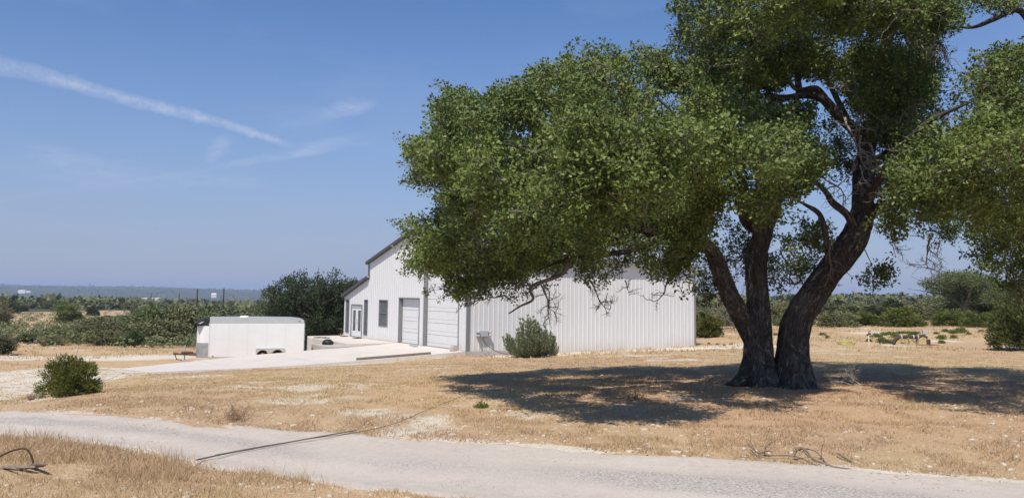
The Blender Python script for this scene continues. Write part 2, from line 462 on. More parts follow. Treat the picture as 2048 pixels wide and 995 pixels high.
def smooth_path(pts, n=6):
    """Catmull-Rom through the rows of pts (any number of columns)."""
    P = np.asarray(pts, float); P = np.vstack([2 * P[0] - P[1], P, 2 * P[-1] - P[-2]]); out = []
    for i in range(1, len(P) - 2):
        for t in np.linspace(0, 1, n, endpoint=False):
            a, b, c, d = P[i - 1], P[i], P[i + 1], P[i + 2]
            out.append(.5 * (2 * b + (c - a) * t + (2 * a - 5 * b + 4 * c - d) * t * t + (3 * b - a - 3 * c + d) * t ** 3))
    out.append(P[-2]); return np.array(out)
def copy_tree(o, parent=None):
    c = o.copy(); C.objects.link(c)
    if parent is not None: c.parent = parent
    for ch in list(o.children): copy_tree(ch, c)
    return c

# ------------------------------------------------------------------ building frame of reference
BO = np.array([-2.35, 47.4, 0.0]); BAZ = R(31.9)
FD = np.array([-math.sin(BAZ), math.cos(BAZ)]); SD = np.array([math.cos(BAZ), math.sin(BAZ)])
def bl(x, y, z=0.0):                       # building-local to world
    p = BO[:2] + SD * x + FD * y
    return np.array([p[0], p[1], z])
AP_S = np.array([0, 2.75, 5.2, 8.9, 11.4, 14.6, 16.0]); AP_N = np.array([0, -.15, -.27, -.42, -.48, -.50, -.52]); AP_F = np.array([0, -.2, -.31, -.52, -.70, -.95, -1.05])
def apron_z(s, t):
    k = np.clip(t / 8.7, 0, 1)
    return np.interp(s, AP_S, AP_N) * (1 - k) + np.interp(s, AP_S, AP_F) * k

# ------------------------------------------------------------------ terrain
CP = []
def cp(x, D, z):
    X = (x - 1024) / F_PX * D; CP.append((X, D, z))
for a in (180, 130, -130, 85, -85, 55, -55):
    for r_, z_ in ((3, 1.35), (12, 1.25), (60, .6), (300, -1.5), (2000, -20), (9000, -25)):
        CP.append((r_ * math.sin(R(a)), r_ * math.cos(R(a)), z_))
for x, D, z in [(0, 8, 1.3), (500, 7, 1.25), (1024, 6, 1.25), (2048, 8, 1.2), (0, 13, 1.15), (500, 11.5, 1.15), (1000, 10.5, 1.15), (1500, 10, 1.15), (2048, 9.5, 1.15),
                (0, 16, 1.0), (500, 15, 1.16), (1000, 16, 1.14), (1550, 20, 1.15), (1550, 14, 1.18), (2048, 20, 1.2), (2048, 13, 1.2), (140, 18.5, .9), (0, 22, .3), (300, 22, .72), (700, 25, .72), (1000, 30, .6),
                (500, 30, .2), (700, 36, .1), (200, 29, -.15),
                (1400, 30, .85), (1800, 35, .75), (2048, 35, .8), (933, 46, -.22), (1068, 45.5, -.15), (1250, 51, -.10), (1390, 56, -.09), (1000, 38, .22), (1300, 42, .3),
                (0, 37, -.6), (150, 45, -.85), (0, 55, -1.1), (350, 51.6, -1.13), (500, 53, -1.15), (600, 58, -1.15), (680, 62, -1.0), (300, 62, -1.3), (100, 62, -1.35), (650, 70, -1.5),
                (0, 140, -3.0), (200, 140, -3.4), (400, 140, -3.8), (650, 140, -3), (0, 310, -5.5), (200, 310, -5.5), (500, 310, -7.5), (0, 700, -12), (300, 700, -12), (550, 700, -14),
                (0, 1500, -20), (300, 1500, -20), (600, 1500, -22), (0, 4000, -18), (300, 4000, -18), (600, 4000, -25), (0, 7000, 12), (150, 7000, 12), (300, 7000, 12), (420, 7000, 6), (520, 7000, -3), (700, 7000, -12), (0, 9500, -20), (500, 9500, -30),
                (1420, 62, -.02), (1800, 51, .4), (2048, 45, .6), (1500, 72, .25), (1800, 72, .5), (2048, 72, .75), (1800, 95, .45), (2048, 95, .6), (1500, 95, .1), (1800, 300, -.5), (1400, 300, -2), (2048, 300, 0), (1800, 1500, -4), (1800, 8000, -14), (1200, 8000, -14),
                (900, 66, -.5), (1100, 66, -.4), (900, 150, -2.5), (1200, 120, -1.2)]:
    cp(x, D, z)
for s in (3, 6, 9, 12, 15.5):
    p = bl(-s, -.7); CP.append((p[0], p[1], float(apron_z(s, 0)) - (.12 if s < 8 else .04 if s < 11 else .0)))
    p = bl(-s, 4.3); CP.append((p[0], p[1], float(apron_z(s, 4.3)) - .25))
    if s > 5:
        p = bl(-s, 9.6); CP.append((p[0], p[1], float(apron_z(s, 8.7)) - .22))
p = bl(-16.6, 3); CP.append((p[0], p[1], -.60)); p = bl(-16.6, 7); CP.append((p[0], p[1], -.86))
CP = np.array(CP)
def _q(X, Y):
    r = np.hypot(X, Y); a = np.arctan2(X, Y)
    return np.stack([a * 2.0, np.log(r + 3.0)], -1)
def _phi(d): return np.sqrt(d * d + .02)
_Q = _q(CP[:, 0], CP[:, 1])
_A = _phi(np.linalg.norm(_Q[:, None] - _Q[None], axis=-1))
_n = len(CP); _M = np.zeros((_n + 1, _n + 1)); _M[:_n, :_n] = _A - np.eye(_n) * .004; _M[:_n, _n] = 1; _M[_n, :_n] = 1
_b = np.append(np.arcsinh(CP[:, 2]), 0)
_W = np.linalg.solve(_M, _b)
ROAD_F = [(-60, 33.0), (-30, 23.0), (-14, 17.2), (-8.45, 14.8), (-3.73, 12.9), (-.12, 11.85), (2.86, 10.75), (5.71, 9.85), (12, 7.9), (30, 2.5), (60, -7)]
ROAD_N = [(-60, 30.2), (-30, 20.2), (-14, 14.3), (-6.88, 12.0), (-3.6, 10.3), (-1.97, 9.35), (-.77, 8.75), (2.86, 7.6), (5.71, 6.7), (12, 4.8), (30, -.6), (60, -10)]
_rfx, _rfy = zip(*ROAD_F); _rnx, _rny = zip(*ROAD_N)
def road_k(X, Y):
    """>0 inside the drive, metres from its edge (rough)"""
    return np.minimum(Y - np.interp(X, _rnx, _rny), np.interp(X, _rfx, _rfy) - Y)
def base_z(X, Y):
    X = np.asarray(X, float); Y = np.asarray(Y, float); sh = np.broadcast(X, Y).shape
    X, Y = (np.broadcast_to(q, sh).ravel() for q in (X, Y)); out = np.empty(len(X))
    for i in range(0, len(X), 20000):
        q = _q(X[i:i + 20000], Y[i:i + 20000])
        out[i:i + 20000] = np.sinh(_phi(np.linalg.norm(q[:, None] - _Q[None], axis=-1)) @ _W[:_n] + _W[_n])
    return out.reshape(sh)
def ground_z(X, Y):
    X = np.asarray(X, float); Y = np.asarray(Y, float)
    z = base_z(X, Y); r = np.hypot(X, Y)
    k = road_k(X, Y); rough = np.clip(.35 - k, 0, 1) if True else 1
    amp = np.clip(-k * 2 + .1, .0, 1)
    z = z + amp * ((fbm(X * .9, Y * .9, 0, 3, 11) - .5) * .09 + (fbm(X * 3.5, Y * 3.5, 0, 3, 12) - .5) * .05) * np.clip(70 / (r + 1), 0, 1)
    z = z - .03 * np.clip(k * 3, 0, 1)
    z = z + (fbm(X / 140, Y / 140, 0, 4, 13) - .5) * np.clip((r - 120) / 600, 0, 1) * 6 + (fbm(X / 900, Y / 500, 0, 3, 14) - .5) * np.clip((r - 1500) / 4000, 0, 1) * 14
    # keep under the apron, patio and building
    dx, dy = X - BO[0], Y - BO[1]; lx = dx * SD[0] + dy * SD[1]; ly = dx * FD[0] + dy * FD[1]
    ins = (lx < .2) & (lx > -15.9) & (ly > .12) & (ly < 8.6)
    z = np.where(ins, np.minimum(z, apron_z(-lx, ly) - .16), z)
    ins = (lx > .1) & (lx < 16.5) & (ly > .1) & (ly < 17.7)
    z = np.where(ins, np.minimum(z, -.3), z)
    return z
def gz(X, Y): return float(ground_z(X, Y))
def gpt(x, y):
    """the ground seen at photo pixel x, y"""
    r = ray(x, y); D = np.geomspace(5, 3000, 900); P = EYE + r[None] * (D / r[1])[:, None]
    z = ground_z(P[:, 0], P[:, 1]); k = np.argmax(P[:, 2] < z)
    return np.array([P[k, 0], P[k, 1], z[k]])

ang = np.concatenate([np.linspace(-math.pi, R(-36), 60, endpoint=False), np.linspace(R(-36), R(36), 560, endpoint=False), np.linspace(R(36), math.pi, 60, endpoint=False)])
rad = np.concatenate([[.5, 1.2, 2.2, 3.2, 4.2], np.geomspace(5.2, 10500, 370)])
AA, RR = np.meshgrid(ang, rad)
GX, GY = RR * np.sin(AA), RR * np.cos(AA)
GZ = ground_z(GX, GY)
na, nr = len(ang), len(rad)
idx = np.arange(na * nr).reshape(nr, na)
q0 = idx[:-1]; q1 = np.roll(idx, -1, 1)[:-1]; q2 = np.roll(idx, -1, 1)[1:]; q3 = idx[1:]
Fq = np.stack([q0, q3, q2, q1], -1).reshape(-1, 4)
# what covers the ground: bare white caliche, bare earth, dark scrub floor
gx, gy = GX.ravel(), GY.ravel()
def soft(poly, w, seed, amp=.8, sc=.5):
    pl = [tuple(q[:2]) for q in poly]
    d = poly_dist(gx, gy, pl); d = np.where(in_poly(gx, gy, pl), d, -d)
    return np.clip((d + (fbm(gx * sc, gy * sc, 0, 4, seed) - .5) * 2 * amp) / w + .5, 0, 1)
cal = np.zeros(len(gx))
P_ = lambda x, y, z: gr(x, y, z)
cal = np.maximum(cal, soft([P_(-300, 800, .3), P_(0, 798, .3), P_(110, 770, .2), P_(230, 758, -.2), P_(330, 747, -.5), bl(-15, -1.4), bl(-10, -1.3), bl(-5, -1.2), bl(-1, -1.0), bl(-1, 1), bl(-15.7, 1), bl(-15.7, 9), bl(-10, 9.5), P_(380, 727, -1.0), P_(200, 730, -1.0), P_(0, 748, -.75), P_(-300, 760, -.7)], 1.6, 21, 1.1))
cal = np.maximum(cal, .8 * soft([P_(-300, 730, -1.1), P_(0, 726, -1.1), P_(200, 716, -1.1), P_(395, 712, -1.1), P_(395, 705, -1.2), P_(150, 709, -1.2), P_(-300, 716, -1.2)], 2.5, 22, 1.5, .3))
cal = np.maximum(cal, .75 * soft([bl(.5, -.2), bl(17.5, -.2), bl(22, 0), P_(1600, 694, .3), P_(1400, 700, -.0), P_(1200, 709, -.1), bl(.5, -1.2)], 1.2, 23, .7, .8))
rk = road_k(gx, gy)
cal = np.maximum(cal, .9 * np.clip(1 - np.abs(rk) / .35 + (fbm(gx * 1.3, gy * 1.3, 0, 4, 24) - .6) * 1.6, 0, 1))
# stony patches on the bank
rr_ = np.hypot(gx, gy)
st = np.clip((fbm(gx * .33, gy * .33, 0, 5, 25) - .56) * 7, 0, 1) * (rr_ < 90)
bank = soft([P_(330, 790, .8), P_(700, 760, .8), P_(850, 800, 1.1), P_(1050, 880, 1.15), P_(700, 868, 1.15), P_(420, 845, 1.1)], 2.2, 26, 1.2)
st = np.maximum(st * .62, bank * .9 * np.clip(fbm(gx * .8, gy * .8, 0, 4, 27) * 2 - .5, 0, 1))
cal = np.maximum(cal, st)
litter_shade_tint = np.clip(1.15 - np.hypot((gx - 4.8) / 8.5, (gy - 20.5) / 6.5) + (fbm(gx * .7, gy * .7, 0, 4, 32) - .5) * 1.1, 0, 1) * (1 - np.clip(road_k(gx, gy) + 1, 0, 1)) * .8  # leaf litter under the oak, tinted warm to counter its blue shade
cal = cal * (1 - .8 * np.clip(litter_shade_tint * 1.6, 0, 1))
scrub = np.clip((rr_ - 95) / 40, 0, 1) * np.clip((fbm(gx / 22, gy / 22, 0, 4, 28) - .36) * 6, 0, 1)
scrub = np.maximum(scrub, np.clip((rr_ - 380) / 350, 0, 1))
bare = soft([at(-90, 618, 260), at(90, 610, 300), at(300, 600, 420), at(310, 625, 200), at(160, 650, 110), at(140, 680, 72), at(-90, 680, 72)], 14, 29, 14, .04)
scrub = scrub * (1 - .95 * bare)
def redf(X, Y):
    a_ = np.clip((fbm(X * .16, Y * .16, 0, 4, 30) - .45) * 4, 0, 1)
    return np.clip(a_ * .8 + .75 * np.clip((X - .5) / 3, 0, 1) * (Y < 24) * (.5 + fbm(X * .5, Y * .5, 0, 3, 33)), 0, 1)
red = redf(gx, gy)
rb_ = soft([P_(60, 815, 1.0), P_(130, 790, .9), P_(260, 768, .6), P_(420, 790, .9), P_(500, 840, 1.1), P_(260, 828, 1.1)], 1.5, 31, 1.0)
red = np.maximum(red, rb_); cal = cal * (1 - .7 * rb_)
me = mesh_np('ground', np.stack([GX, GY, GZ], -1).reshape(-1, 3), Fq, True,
             {'caliche': ('POINT', cal), 'scrub': ('POINT', scrub), 'red': ('POINT', red), 'litter_shade_tint': ('POINT', litter_shade_tint)})
# close the middle
def ground_mat():
    g = G('dry_ground'); v = g.world()
    n1 = g.noise(v, .35, 6, .6); n2 = g.noise(v, 2.6, 6, .65); n3 = g.noise(v, 22, 5, .7)
    base = g.ramp(n2, [(.25, (.43, .30, .175)), (.5, (.56, .41, .25)), (.75, (.66, .52, .34))])
    base = g.mix(g.math('MULTIPLY', g.attr('red'), .75), base, g.ramp(n2, [(.3, (.38, .25, .17)), (.7, (.53, .375, .26))]))
    base = g.mix(.45, base, g.ramp(n3, [(.3, (.28, .19, .11)), (.5, (.52, .38, .23)), (.7, (.72, .60, .43))]))
    n5 = g.noise(v, 70, 3, .8); n6 = g.noise(v, .11, 5, .6)
    base = g.mix(g.math('MULTIPLY', g.math('SUBTRACT', .44, n5, True), 5.0, True), base, (.20, .13, .08))  # dark specks painted for the tiny shadows of ground litter
    base = g.mix(g.math('MULTIPLY', g.math('SUBTRACT', n5, .60, True), 5.0, True), base, (.74, .64, .48))
    n7 = g.noise(v, 1.1, 6, .7)
    base = g.mix(g.math('MULTIPLY', g.math('SUBTRACT', n7, .56, True), 5.0, True), base, g.ramp(n3, [(.3, (.26, .18, .11)), (.7, (.46, .34, .22))]))
    base = g.mix(g.math('MULTIPLY', g.math('SUBTRACT', n6, .5, True), 3.2, True), base, g.ramp(n2, [(.3, (.40, .31, .16)), (.7, (.60, .50, .29))]))
    vs = g.vor(v, 7.0); cell = g.vor(v, 7.0, 'F1', 'Color')
    base = g.mix(1.0, base, (.92, .885, .86), 'MULTIPLY')
    calc = g.ramp(n2, [(.25, (.52, .45, .35)), (.7, (.70, .64, .54))])
    calc = g.mix(.4, calc, g.ramp(n3, [(.3, (.34, .28, .21)), (.6, (.70, .64, .54))]))
    k = g.math('ADD', g.attr('caliche'), g.math('MULTIPLY', g.math('SUBTRACT', n3, .5), .9))
    k = g.ramp(k, [(.38, 0.0), (.62, 1.0)])
    c = g.mix(k, base, calc)
    stone = g.math('MULTIPLY', g.math('LESS_THAN', vs, .22), g.ramp(cell, [(.50, 0.0), (.55, 1.0)]))
    stone = g.math('MULTIPLY', stone, g.ramp(n1, [(.42, 0.0), (.6, 1.0)]))
    c = g.mix(g.math('MULTIPLY', stone, .7), c, (.66, .60, .50))
    warmed_litter = g.ramp(n3, [(.3, (.32, .185, .105)), (.5, (.53, .335, .20)), (.7, (.71, .50, .32))])  # litter brown, painted redder and brighter to lift the shade there
    c = g.mix(g.attr('litter_shade_tint'), c, warmed_litter)
    sc = g.ramp(n2, [(.3, (.055, .06, .035)), (.7, (.10, .10, .055))])
    c = g.mix(g.attr('scrub'), c, sc)
    g.col(c); g.rough(.95); g.b.inputs['Specular IOR Level'].default_value = .1
    h = g.math('ADD', g.math('MULTIPLY', n3, .6), g.math('MULTIPLY', n2, .8))
    g.bump(h, .8, .05)
    return g.done()
M_GROUND = ground_mat()
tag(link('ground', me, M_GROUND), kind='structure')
cap = MB(); cap.add([(0, 0, GZ[0].mean() - .02)] + [(GX[0, i], GY[0, i], GZ[0, i]) for i in range(0, na, 20)], [(0, i + 1, (i + 1) % len(range(0, na, 20)) + 1) for i in range(len(range(0, na, 20)))])
tag(cap.build('ground', M_GROUND), kind='structure')

# the gravel drive: a sheet just above the ground, uneven at its edges
def road_mat():
    g = G('drive_gravel'); v = g.world()
    n1 = g.noise(v, .8, 5, .6); n2 = g.noise(v, 8, 6, .7); n3 = g.noise(v, 60, 4, .7)
    c = g.ramp(n1, [(.3, (.46, .40, .34)), (.7, (.57, .50, .43))])
    c = g.mix(.35, c, g.ramp(n2, [(.3, (.30, .275, .25)), (.65, (.60, .56, .51))]))
    c = g.mix(g.math('MULTIPLY', g.attr('rut'), g.math('MULTIPLY', n1, .5)), c, (.62, .545, .465))
    k = g.attr('strip')
    gk = g.math('MULTIPLY', g.math('SUBTRACT', g.math('ADD', g.math('MULTIPLY', k, 1.0), n2), .62, True), 2.5, True)
    grav = g.ramp(g.noise(v, 45, 3, .8), [(.35, (.20, .185, .17)), (.6, (.50, .465, .43))])
    c = g.mix(g.math('MULTIPLY', gk, .85), c, grav)
    c = g.mix(.22, c, g.ramp(n3, [(.35, (.27, .24, .21)), (.6, (.66, .60, .53))]))
    sp_ = g.vor(v, 34.0); sc_ = g.vor(v, 34.0, 'F1', 'Color')
    dk = g.math('MULTIPLY', g.math('LESS_THAN', sp_, .42), g.ramp(sc_, [(.35, 1.0), (.45, 0.0)]))
    c = g.mix(g.math('MULTIPLY', dk, g.math('ADD', g.math('MULTIPLY', gk, .6), .08)), c, (.20, .175, .155))
    wh = g.math('MULTIPLY', g.math('LESS_THAN', sp_, .38), g.ramp(sc_, [(.60, 0.0), (.66, 1.0)]))
    c = g.mix(g.math('MULTIPLY', wh, g.math('ADD', g.math('MULTIPLY', gk, .5), .08)), c, (.74, .68, .60))
    g.col(c); g.rough(.95); g.b.inputs['Specular IOR Level'].default_value = .1
    g.bump(g.math('ADD', n3, g.math('MULTIPLY', n2, .5)), .5, .02)
    return g.done()
M_ROAD = road_mat()
def sheet_along(nx=900, nv=26):
    X = np.concatenate([np.linspace(-60, -16, 60, endpoint=False), np.linspace(-16, 14, nx, endpoint=False), np.linspace(14, 60, 40)])
    f = np.interp(X, _rfx, _rfy) + (fbm(X * 1.1, 0 * X, 0, 5, 41) - .5) * .7
    n = np.interp(X, _rnx, _rny) + (fbm(X * 1.1, 0 * X + 9, 0, 5, 42) - .5) * .7
    t = np.linspace(0, 1, nv)[:, None]
    Xs = np.broadcast_to(X, (nv, len(X))); Ys = n + (f - n) * t
    Z = ground_z(Xs, Ys) + .018 + .02 * np.sin(np.pi * t) - .03 * (np.abs(t - .5) > .499)
    Z += (fbm(Xs * 2, Ys * 2, 0, 3, 43) - .5) * .02
    Z -= .010 * (np.exp(-((t - .25) / .09) ** 2) + np.exp(-((t - .76) / .09) ** 2))
    kk = np.exp(-((t - .5 + (fbm(X * .5, 0 * X, 0, 3, 44) - .5) * .35) / .15) ** 2) * np.clip(fbm(X * .4, 0 * X, 0, 3, 45) * 2.6 - .45, 0, 1)
    ii = np.arange(nv * len(X)).reshape(nv, len(X))
    Fr = np.stack([ii[:-1, :-1], ii[:-1, 1:], ii[1:, 1:], ii[1:, :-1]], -1).reshape(-1, 4)
    return mesh_np('gravel_drive', np.stack([Xs, Ys, Z], -1).reshape(-1, 3), Fr, True, {'strip': ('POINT', kk.ravel()), 'rut': ('POINT', np.broadcast_to(np.exp(-((t - .25) / .1) ** 2) + np.exp(-((t - .76) / .1) ** 2), Z.shape).ravel())})
tag(link('gravel_drive', sheet_along(), M_ROAD), kind='structure')

# ------------------------------------------------------------------ concrete apron and patio
def grid_slab(x0, x1, y0, y1, zf, thick, nx, ny):
    xs = np.linspace(x0, x1, nx); ys = np.linspace(y0, y1, ny); m = MB(); V = []; 
    for y in ys:
        for x in xs: V.append((x, y, zf(x, y)))
    nb = len(V)
    Fs = [(j * nx + i, j * nx + i + 1, (j + 1) * nx + i + 1, (j + 1) * nx + i) for j in range(ny - 1) for i in range(nx - 1)]
    ring = [i for i in range(nx)] + [j * nx + nx - 1 for j in range(1, ny)] + [(ny - 1) * nx + i for i in range(nx - 2, -1, -1)] + [j * nx for j in range(ny - 2, 0, -1)]
    for r_ in ring: V.append((V[r_][0], V[r_][1], V[r_][2] - thick))
    for k in range(len(ring)): Fs.append((ring[k], ring[(k + 1) % len(ring)], nb + (k + 1) % len(ring), nb + k))
    m.add(V, Fs); return m
apron = empty('concrete_apron', (BO[0], BO[1], 0), BAZ)
tag(apron, kind='structure')
sx = [0, -4.0, -8.0, -12.0, -15.9]; sy = [0.0, 4.35, 8.7]
for i in range(4):
    for j in range(2):
        g_ = grid_slab(sx[i] - .012 - (.04 if i == 0 else 0), sx[i + 1] + .012, sy[j] + .012, sy[j + 1] - .012, lambda x, y: float(apron_z(-x, y)), .32, 6, 4)
        g_.build('slab', M_CONC, apron)
patio = empty('concrete_patio', (BO[0], BO[1], 0), BAZ)
tag(patio, kind='structure')
m = MB(); m.prism([(-.05, 8.75), (-3.2, 8.75), (-3.2, 16.1), (-2.6, 18.1), (-.05, 18.1)], -1.5, -.004, 'z'); m.build('slab', M_CONC, patio, bevel=.012)
m = MB(); m.box(-4.4, -3.205, 8.75, 12.0, -1.5, -.17); m.build('step', M_CONC2, patio, bevel=.012)

# ------------------------------------------------------------------ the metal building
B = empty('metal_workshop', (BO[0], BO[1], 0), BAZ)
tag(B, 'white ribbed metal workshop with a lean-to, two roll-up doors and dark grey roof trim', 'building')
WID, LEN, LT = 17.8, 16.6, 13.45
def top(y):
    if y <= LT / 2: return 5.05 + .258 * y
    if y <= LT: return 5.05 + .258 * (LT - y)
    return 4.05 - .285 * (y - LT)
SD_O = (5.85, 8.65, -1, 2.72); BD_O = (.95, 5.18, -1, 4.76); FR_O = (14.62, 16.56, -1, 2.2)
W1 = (16.92, 17.58, .25, 2.55); W2 = (13.62, 14.27, .22, 2.58); W3 = (10.4, 11.75, .9, 2.6)
OPEN = [SD_O, BD_O, FR_O, W1, W2, W3]
RIB = [(0, 0), (.105, 0), (.13, .020), (.175, .020), (.20, 0)]
def profile(a0, a1, extra=()):
    pts = {}
    k = 0
    while k * .305 < 20:
        for o, d in RIB:
            u = k * .305 + o
            if a0 - 1e-6 <= u <= a1 + 1e-6: pts[round(u, 4)] = d
        k += 1
    def dep(u):
        o = (u % .305)
        return float(np.interp(o, [0, .105, .13, .175, .2, .305], [0, 0, .020, .020, 0, 0]))
    for e in (a0, a1) + tuple(extra):
        if a0 - 1e-6 <= e <= a1 + 1e-6: pts[round(e, 4)] = dep(e)
    return sorted(pts.items())
def panel(a0, a1, zb, ztop, opens, P, brk=()):
    """ribbed sheet from a0 to a1; P(a, depth, z) gives the point"""
    ex = [q for o in opens for q in o[:2]] + list(brk)
    pr = profile(a0, a1, tuple(ex)); mb = MB()
    for (u0, d0), (u1, d1) in zip(pr[:-1], pr[1:]):
        if u1 - u0 < 1e-4: continue
        mid = (u0 + u1) / 2; ints = [(zb, None)]
        for o in opens:
            if o[0] <= mid <= o[1]:
                new = []
                for (lo, hi) in ints:
                    if o[2] > lo: new.append((lo, o[2]))
                    new.append((o[3], hi))
                ints = [q for q in new if q[1] is None or q[1] > q[0]]
        for lo, hi in ints:
            h0, h1 = (ztop(u0 + 1e-5), ztop(u1 - 1e-5)) if hi is None else (hi, hi)
            mb.add([P(u0, d0, lo), P(u1, d1, lo), P(u1, d1, h1), P(u0, d0, h0)], [(0, 1, 2, 3)])
    return mb
a = 0.0
while a < WID - .05:
    b_ = min(a + .915, WID)
    panel(a, b_, .0, top, OPEN, lambda u, d, z: (-d, u, z), (LT / 2, LT)).build('wall_panel', M_WALL, B)
    a = b_
side_mesh = {}
a = 0.0
while a < LEN - .05:
    b_ = min(a + .915, LEN)
    key = round(b_ - a, 3)
    if key not in side_mesh:
        side_mesh[key] = panel(0, key, -.25, lambda u: 5.05, [], lambda u, d, z: (u, -d, z)).mesh('wall_panel')
    link('wall_panel', side_mesh[key], M_WALL, B, (a, 0, 0)); a = b_
# far sides, simple sheets
m = MB(); m.add([(LEN, 0, -.2), (LEN, WID, -.2), (LEN, WID, top(WID)), (LEN, LT, top(LT + .001)), (LEN, LT, top(LT)), (LEN, LT / 2, top(LT / 2)), (LEN, 0, top(0))], [(0, 1, 2, 3, 4, 5, 6)])
m.add([(0, WID, -.2), (LEN, WID, -.2), (LEN, WID, top(WID)), (0, WID, top(WID))], [(0, 1, 2, 3)])
m.add([(0, LT, 3.9), (LEN, LT, 3.9), (LEN, LT, top(LT)), (0, LT, top(LT))], [(0, 1, 2, 3)])
m.build('back_wall', M_WALL, B)
m = MB(); m.box(.02, LEN - .02, .02, WID - .02, -.9, -.01); m.build('foundation', M_CONC2, B)
m = MB(); m.box(-.06, 5, -.075, -.034, -.9, -.012); m.box(-.075, -.034, -.075, 0.0, -.9, -.012); m.build('foundation_edge', M_CONC2, B)
# dark inside
# roofs
def roof_plate(y0, z0, y1, z1, th=.1, x0=-.18, x1=LEN + .2):
    L = math.hypot(y1 - y0, z1 - z0); nx_, nz_ = -(z1 - z0) / L * th, (y1 - y0) / L * th
    if nz_ < 0: nx_, nz_ = -nx_, -nz_
    return MB().prism([(y0, z0), (y1, z1), (y1 + nx_, z1 + nz_), (y0 + nx_, z0 + nz_)], x0, x1, 'x')
for q in ((-.25, 5.055 - .258 * .25, LT / 2, top(LT / 2) + .005), (LT / 2 + .002, top(LT / 2) + .005, LT + .25, 5.055 - .258 * .25), (LT + .003, 4.055, WID + .25, 4.055 - .285 * (WID + .25 - LT))):
    roof_plate(*q).build('roof', M_ROOF, B)
def rake(y0, z0, y1, z1, w=.19):
    return MB().prism([(y0, z0 - w + .13), (y1, z1 - w + .13), (y1, z1 + .13), (y0, z0 + .13)], -.26, -.185, 'x').build('rake_trim', M_RAKE, B, bevel=.012)
rake(-.27, top(0) - .07, LT / 2 - .002, top(LT / 2)); rake(LT / 2 + .002, top(LT / 2), LT + .27, top(LT) - .07); rake(LT + .12, 4.05 - .03, WID + .27, top(WID) - .077)
def soff(y0, z0, y1, z1):
    MB().prism([(y0, z0 - .07), (y1, z1 - .07), (y1, z1 - .01), (y0, z0 - .01)], -.184, -.036, 'x').build('rake_soffit', M_RAKE, B)
soff(-.2, top(0) - .06, LT / 2 - .002, top(LT / 2)); soff(LT / 2 + .002, top(LT / 2), LT + .25, top(LT) - .06); soff(LT + .02, 4.04, WID + .2, top(WID) - .06)
m = MB(); m.box(-.10, -.035, LT + .005, LT + .11, 4.12, top(LT) - .09); m.build('step_trim', M_RAKE, B)
m = MB(); m.box(-.05, LEN + .05, -.35, -.2, 4.9, 5.06); m.build('gutter', M_TRIM, B)
# corner trims
m = MB(); m.box(-.045, .0, 0.0, .03, 0, 5.0); m.box(-.045, .17, -.048, -.001, -.012, 5.0); m.build('corner_trim', M_TRIM, B)
m = MB(); m.box(LEN - .07, LEN + .05, -.048, -.001, -.3, 5.0); m.build('corner_trim', M_TRIM2, B)
m = MB(); m.box(-.045, -.001, WID - .10, WID + .04, 0, top(WID) - .05); m.build('corner_trim', M_WALL, B)
# roll-up doors, set back in grey jambs
def roll_door(o, n, cname, minor=True):
    y0, y1, _, zt = o; rec = .24
    fr = MB()
    fr.box(-.040, rec, y0 - .055, y0, 0, zt + .06); fr.box(-.040, rec, y1, y1 + .055, 0, zt + .06); fr.box(-.042, rec, y0, y1, zt, zt + .06)
    d = fr.build('garage_door', M_TRIM, B)
    h = (zt - .012) / n
    prof = [(0, .02), (.006, 0), (h * .30 - .02, 0), (h * .30, .026), (h * .30 + .02, 0), (h - .03, 0), (h - .004, .035)]
    mb = MB(); n_ = len(prof)
    vs = [(rec - .03 + dd, y0 + .03, z) for z, dd in prof] + [(rec - .03 + dd, y1 - .03, z) for z, dd in prof]
    mb.add(vs, [(i, i + 1, n_ + i + 1, n_ + i) for i in range(n_ - 1)])
    mm = mb.mesh('door_section')
    for i in range(n): link('door_section', mm, M_DOOR, d, (0, 0, .012 + i * h))
    MB().box(rec - .005, rec + .015, y0, y1, 0, zt).build('seal', M_GASKET, d)
    for ya, yb in ((y0, y0 + .026), (y1 - .026, y1)): MB().box(rec - .035, rec - .01, ya, yb, 0, zt).build('track', M_GASKET, d)
    return d
roll_door(SD_O, 4, 'small'); roll_door(BD_O, 7, 'big')
def window(o, name='window', mull=True):
    y0, y1, z0, z1 = o; w_ = .045
    fr = MB()
    fr.box(-.042, .10, y0 - .01, y0 + w_, z0, z1); fr.box(-.042, .10, y1 - w_, y1 + .01, z0, z1)
    fr.box(-.041, .10, y0 + w_, y1 - w_, z0, z0 + w_); fr.box(-.041, .10, y0 + w_, y1 - w_, z1 - w_, z1)
    f = fr.build(name, M_TRIM, B)
    MB().box(.03, .045, y0 + w_, y1 - w_, z0 + w_, z1 - w_).build('pane', M_GLASS, f)
    return f
window(W1); window(W2)
f3 = window(W3)
MB().box(-.01, .028, W3[0] + .05, W3[1] - .05, (W3[2] + W3[3]) / 2 - .02, (W3[2] + W3[3]) / 2 + .02).build('glazing_bar', M_TRIM, f3)
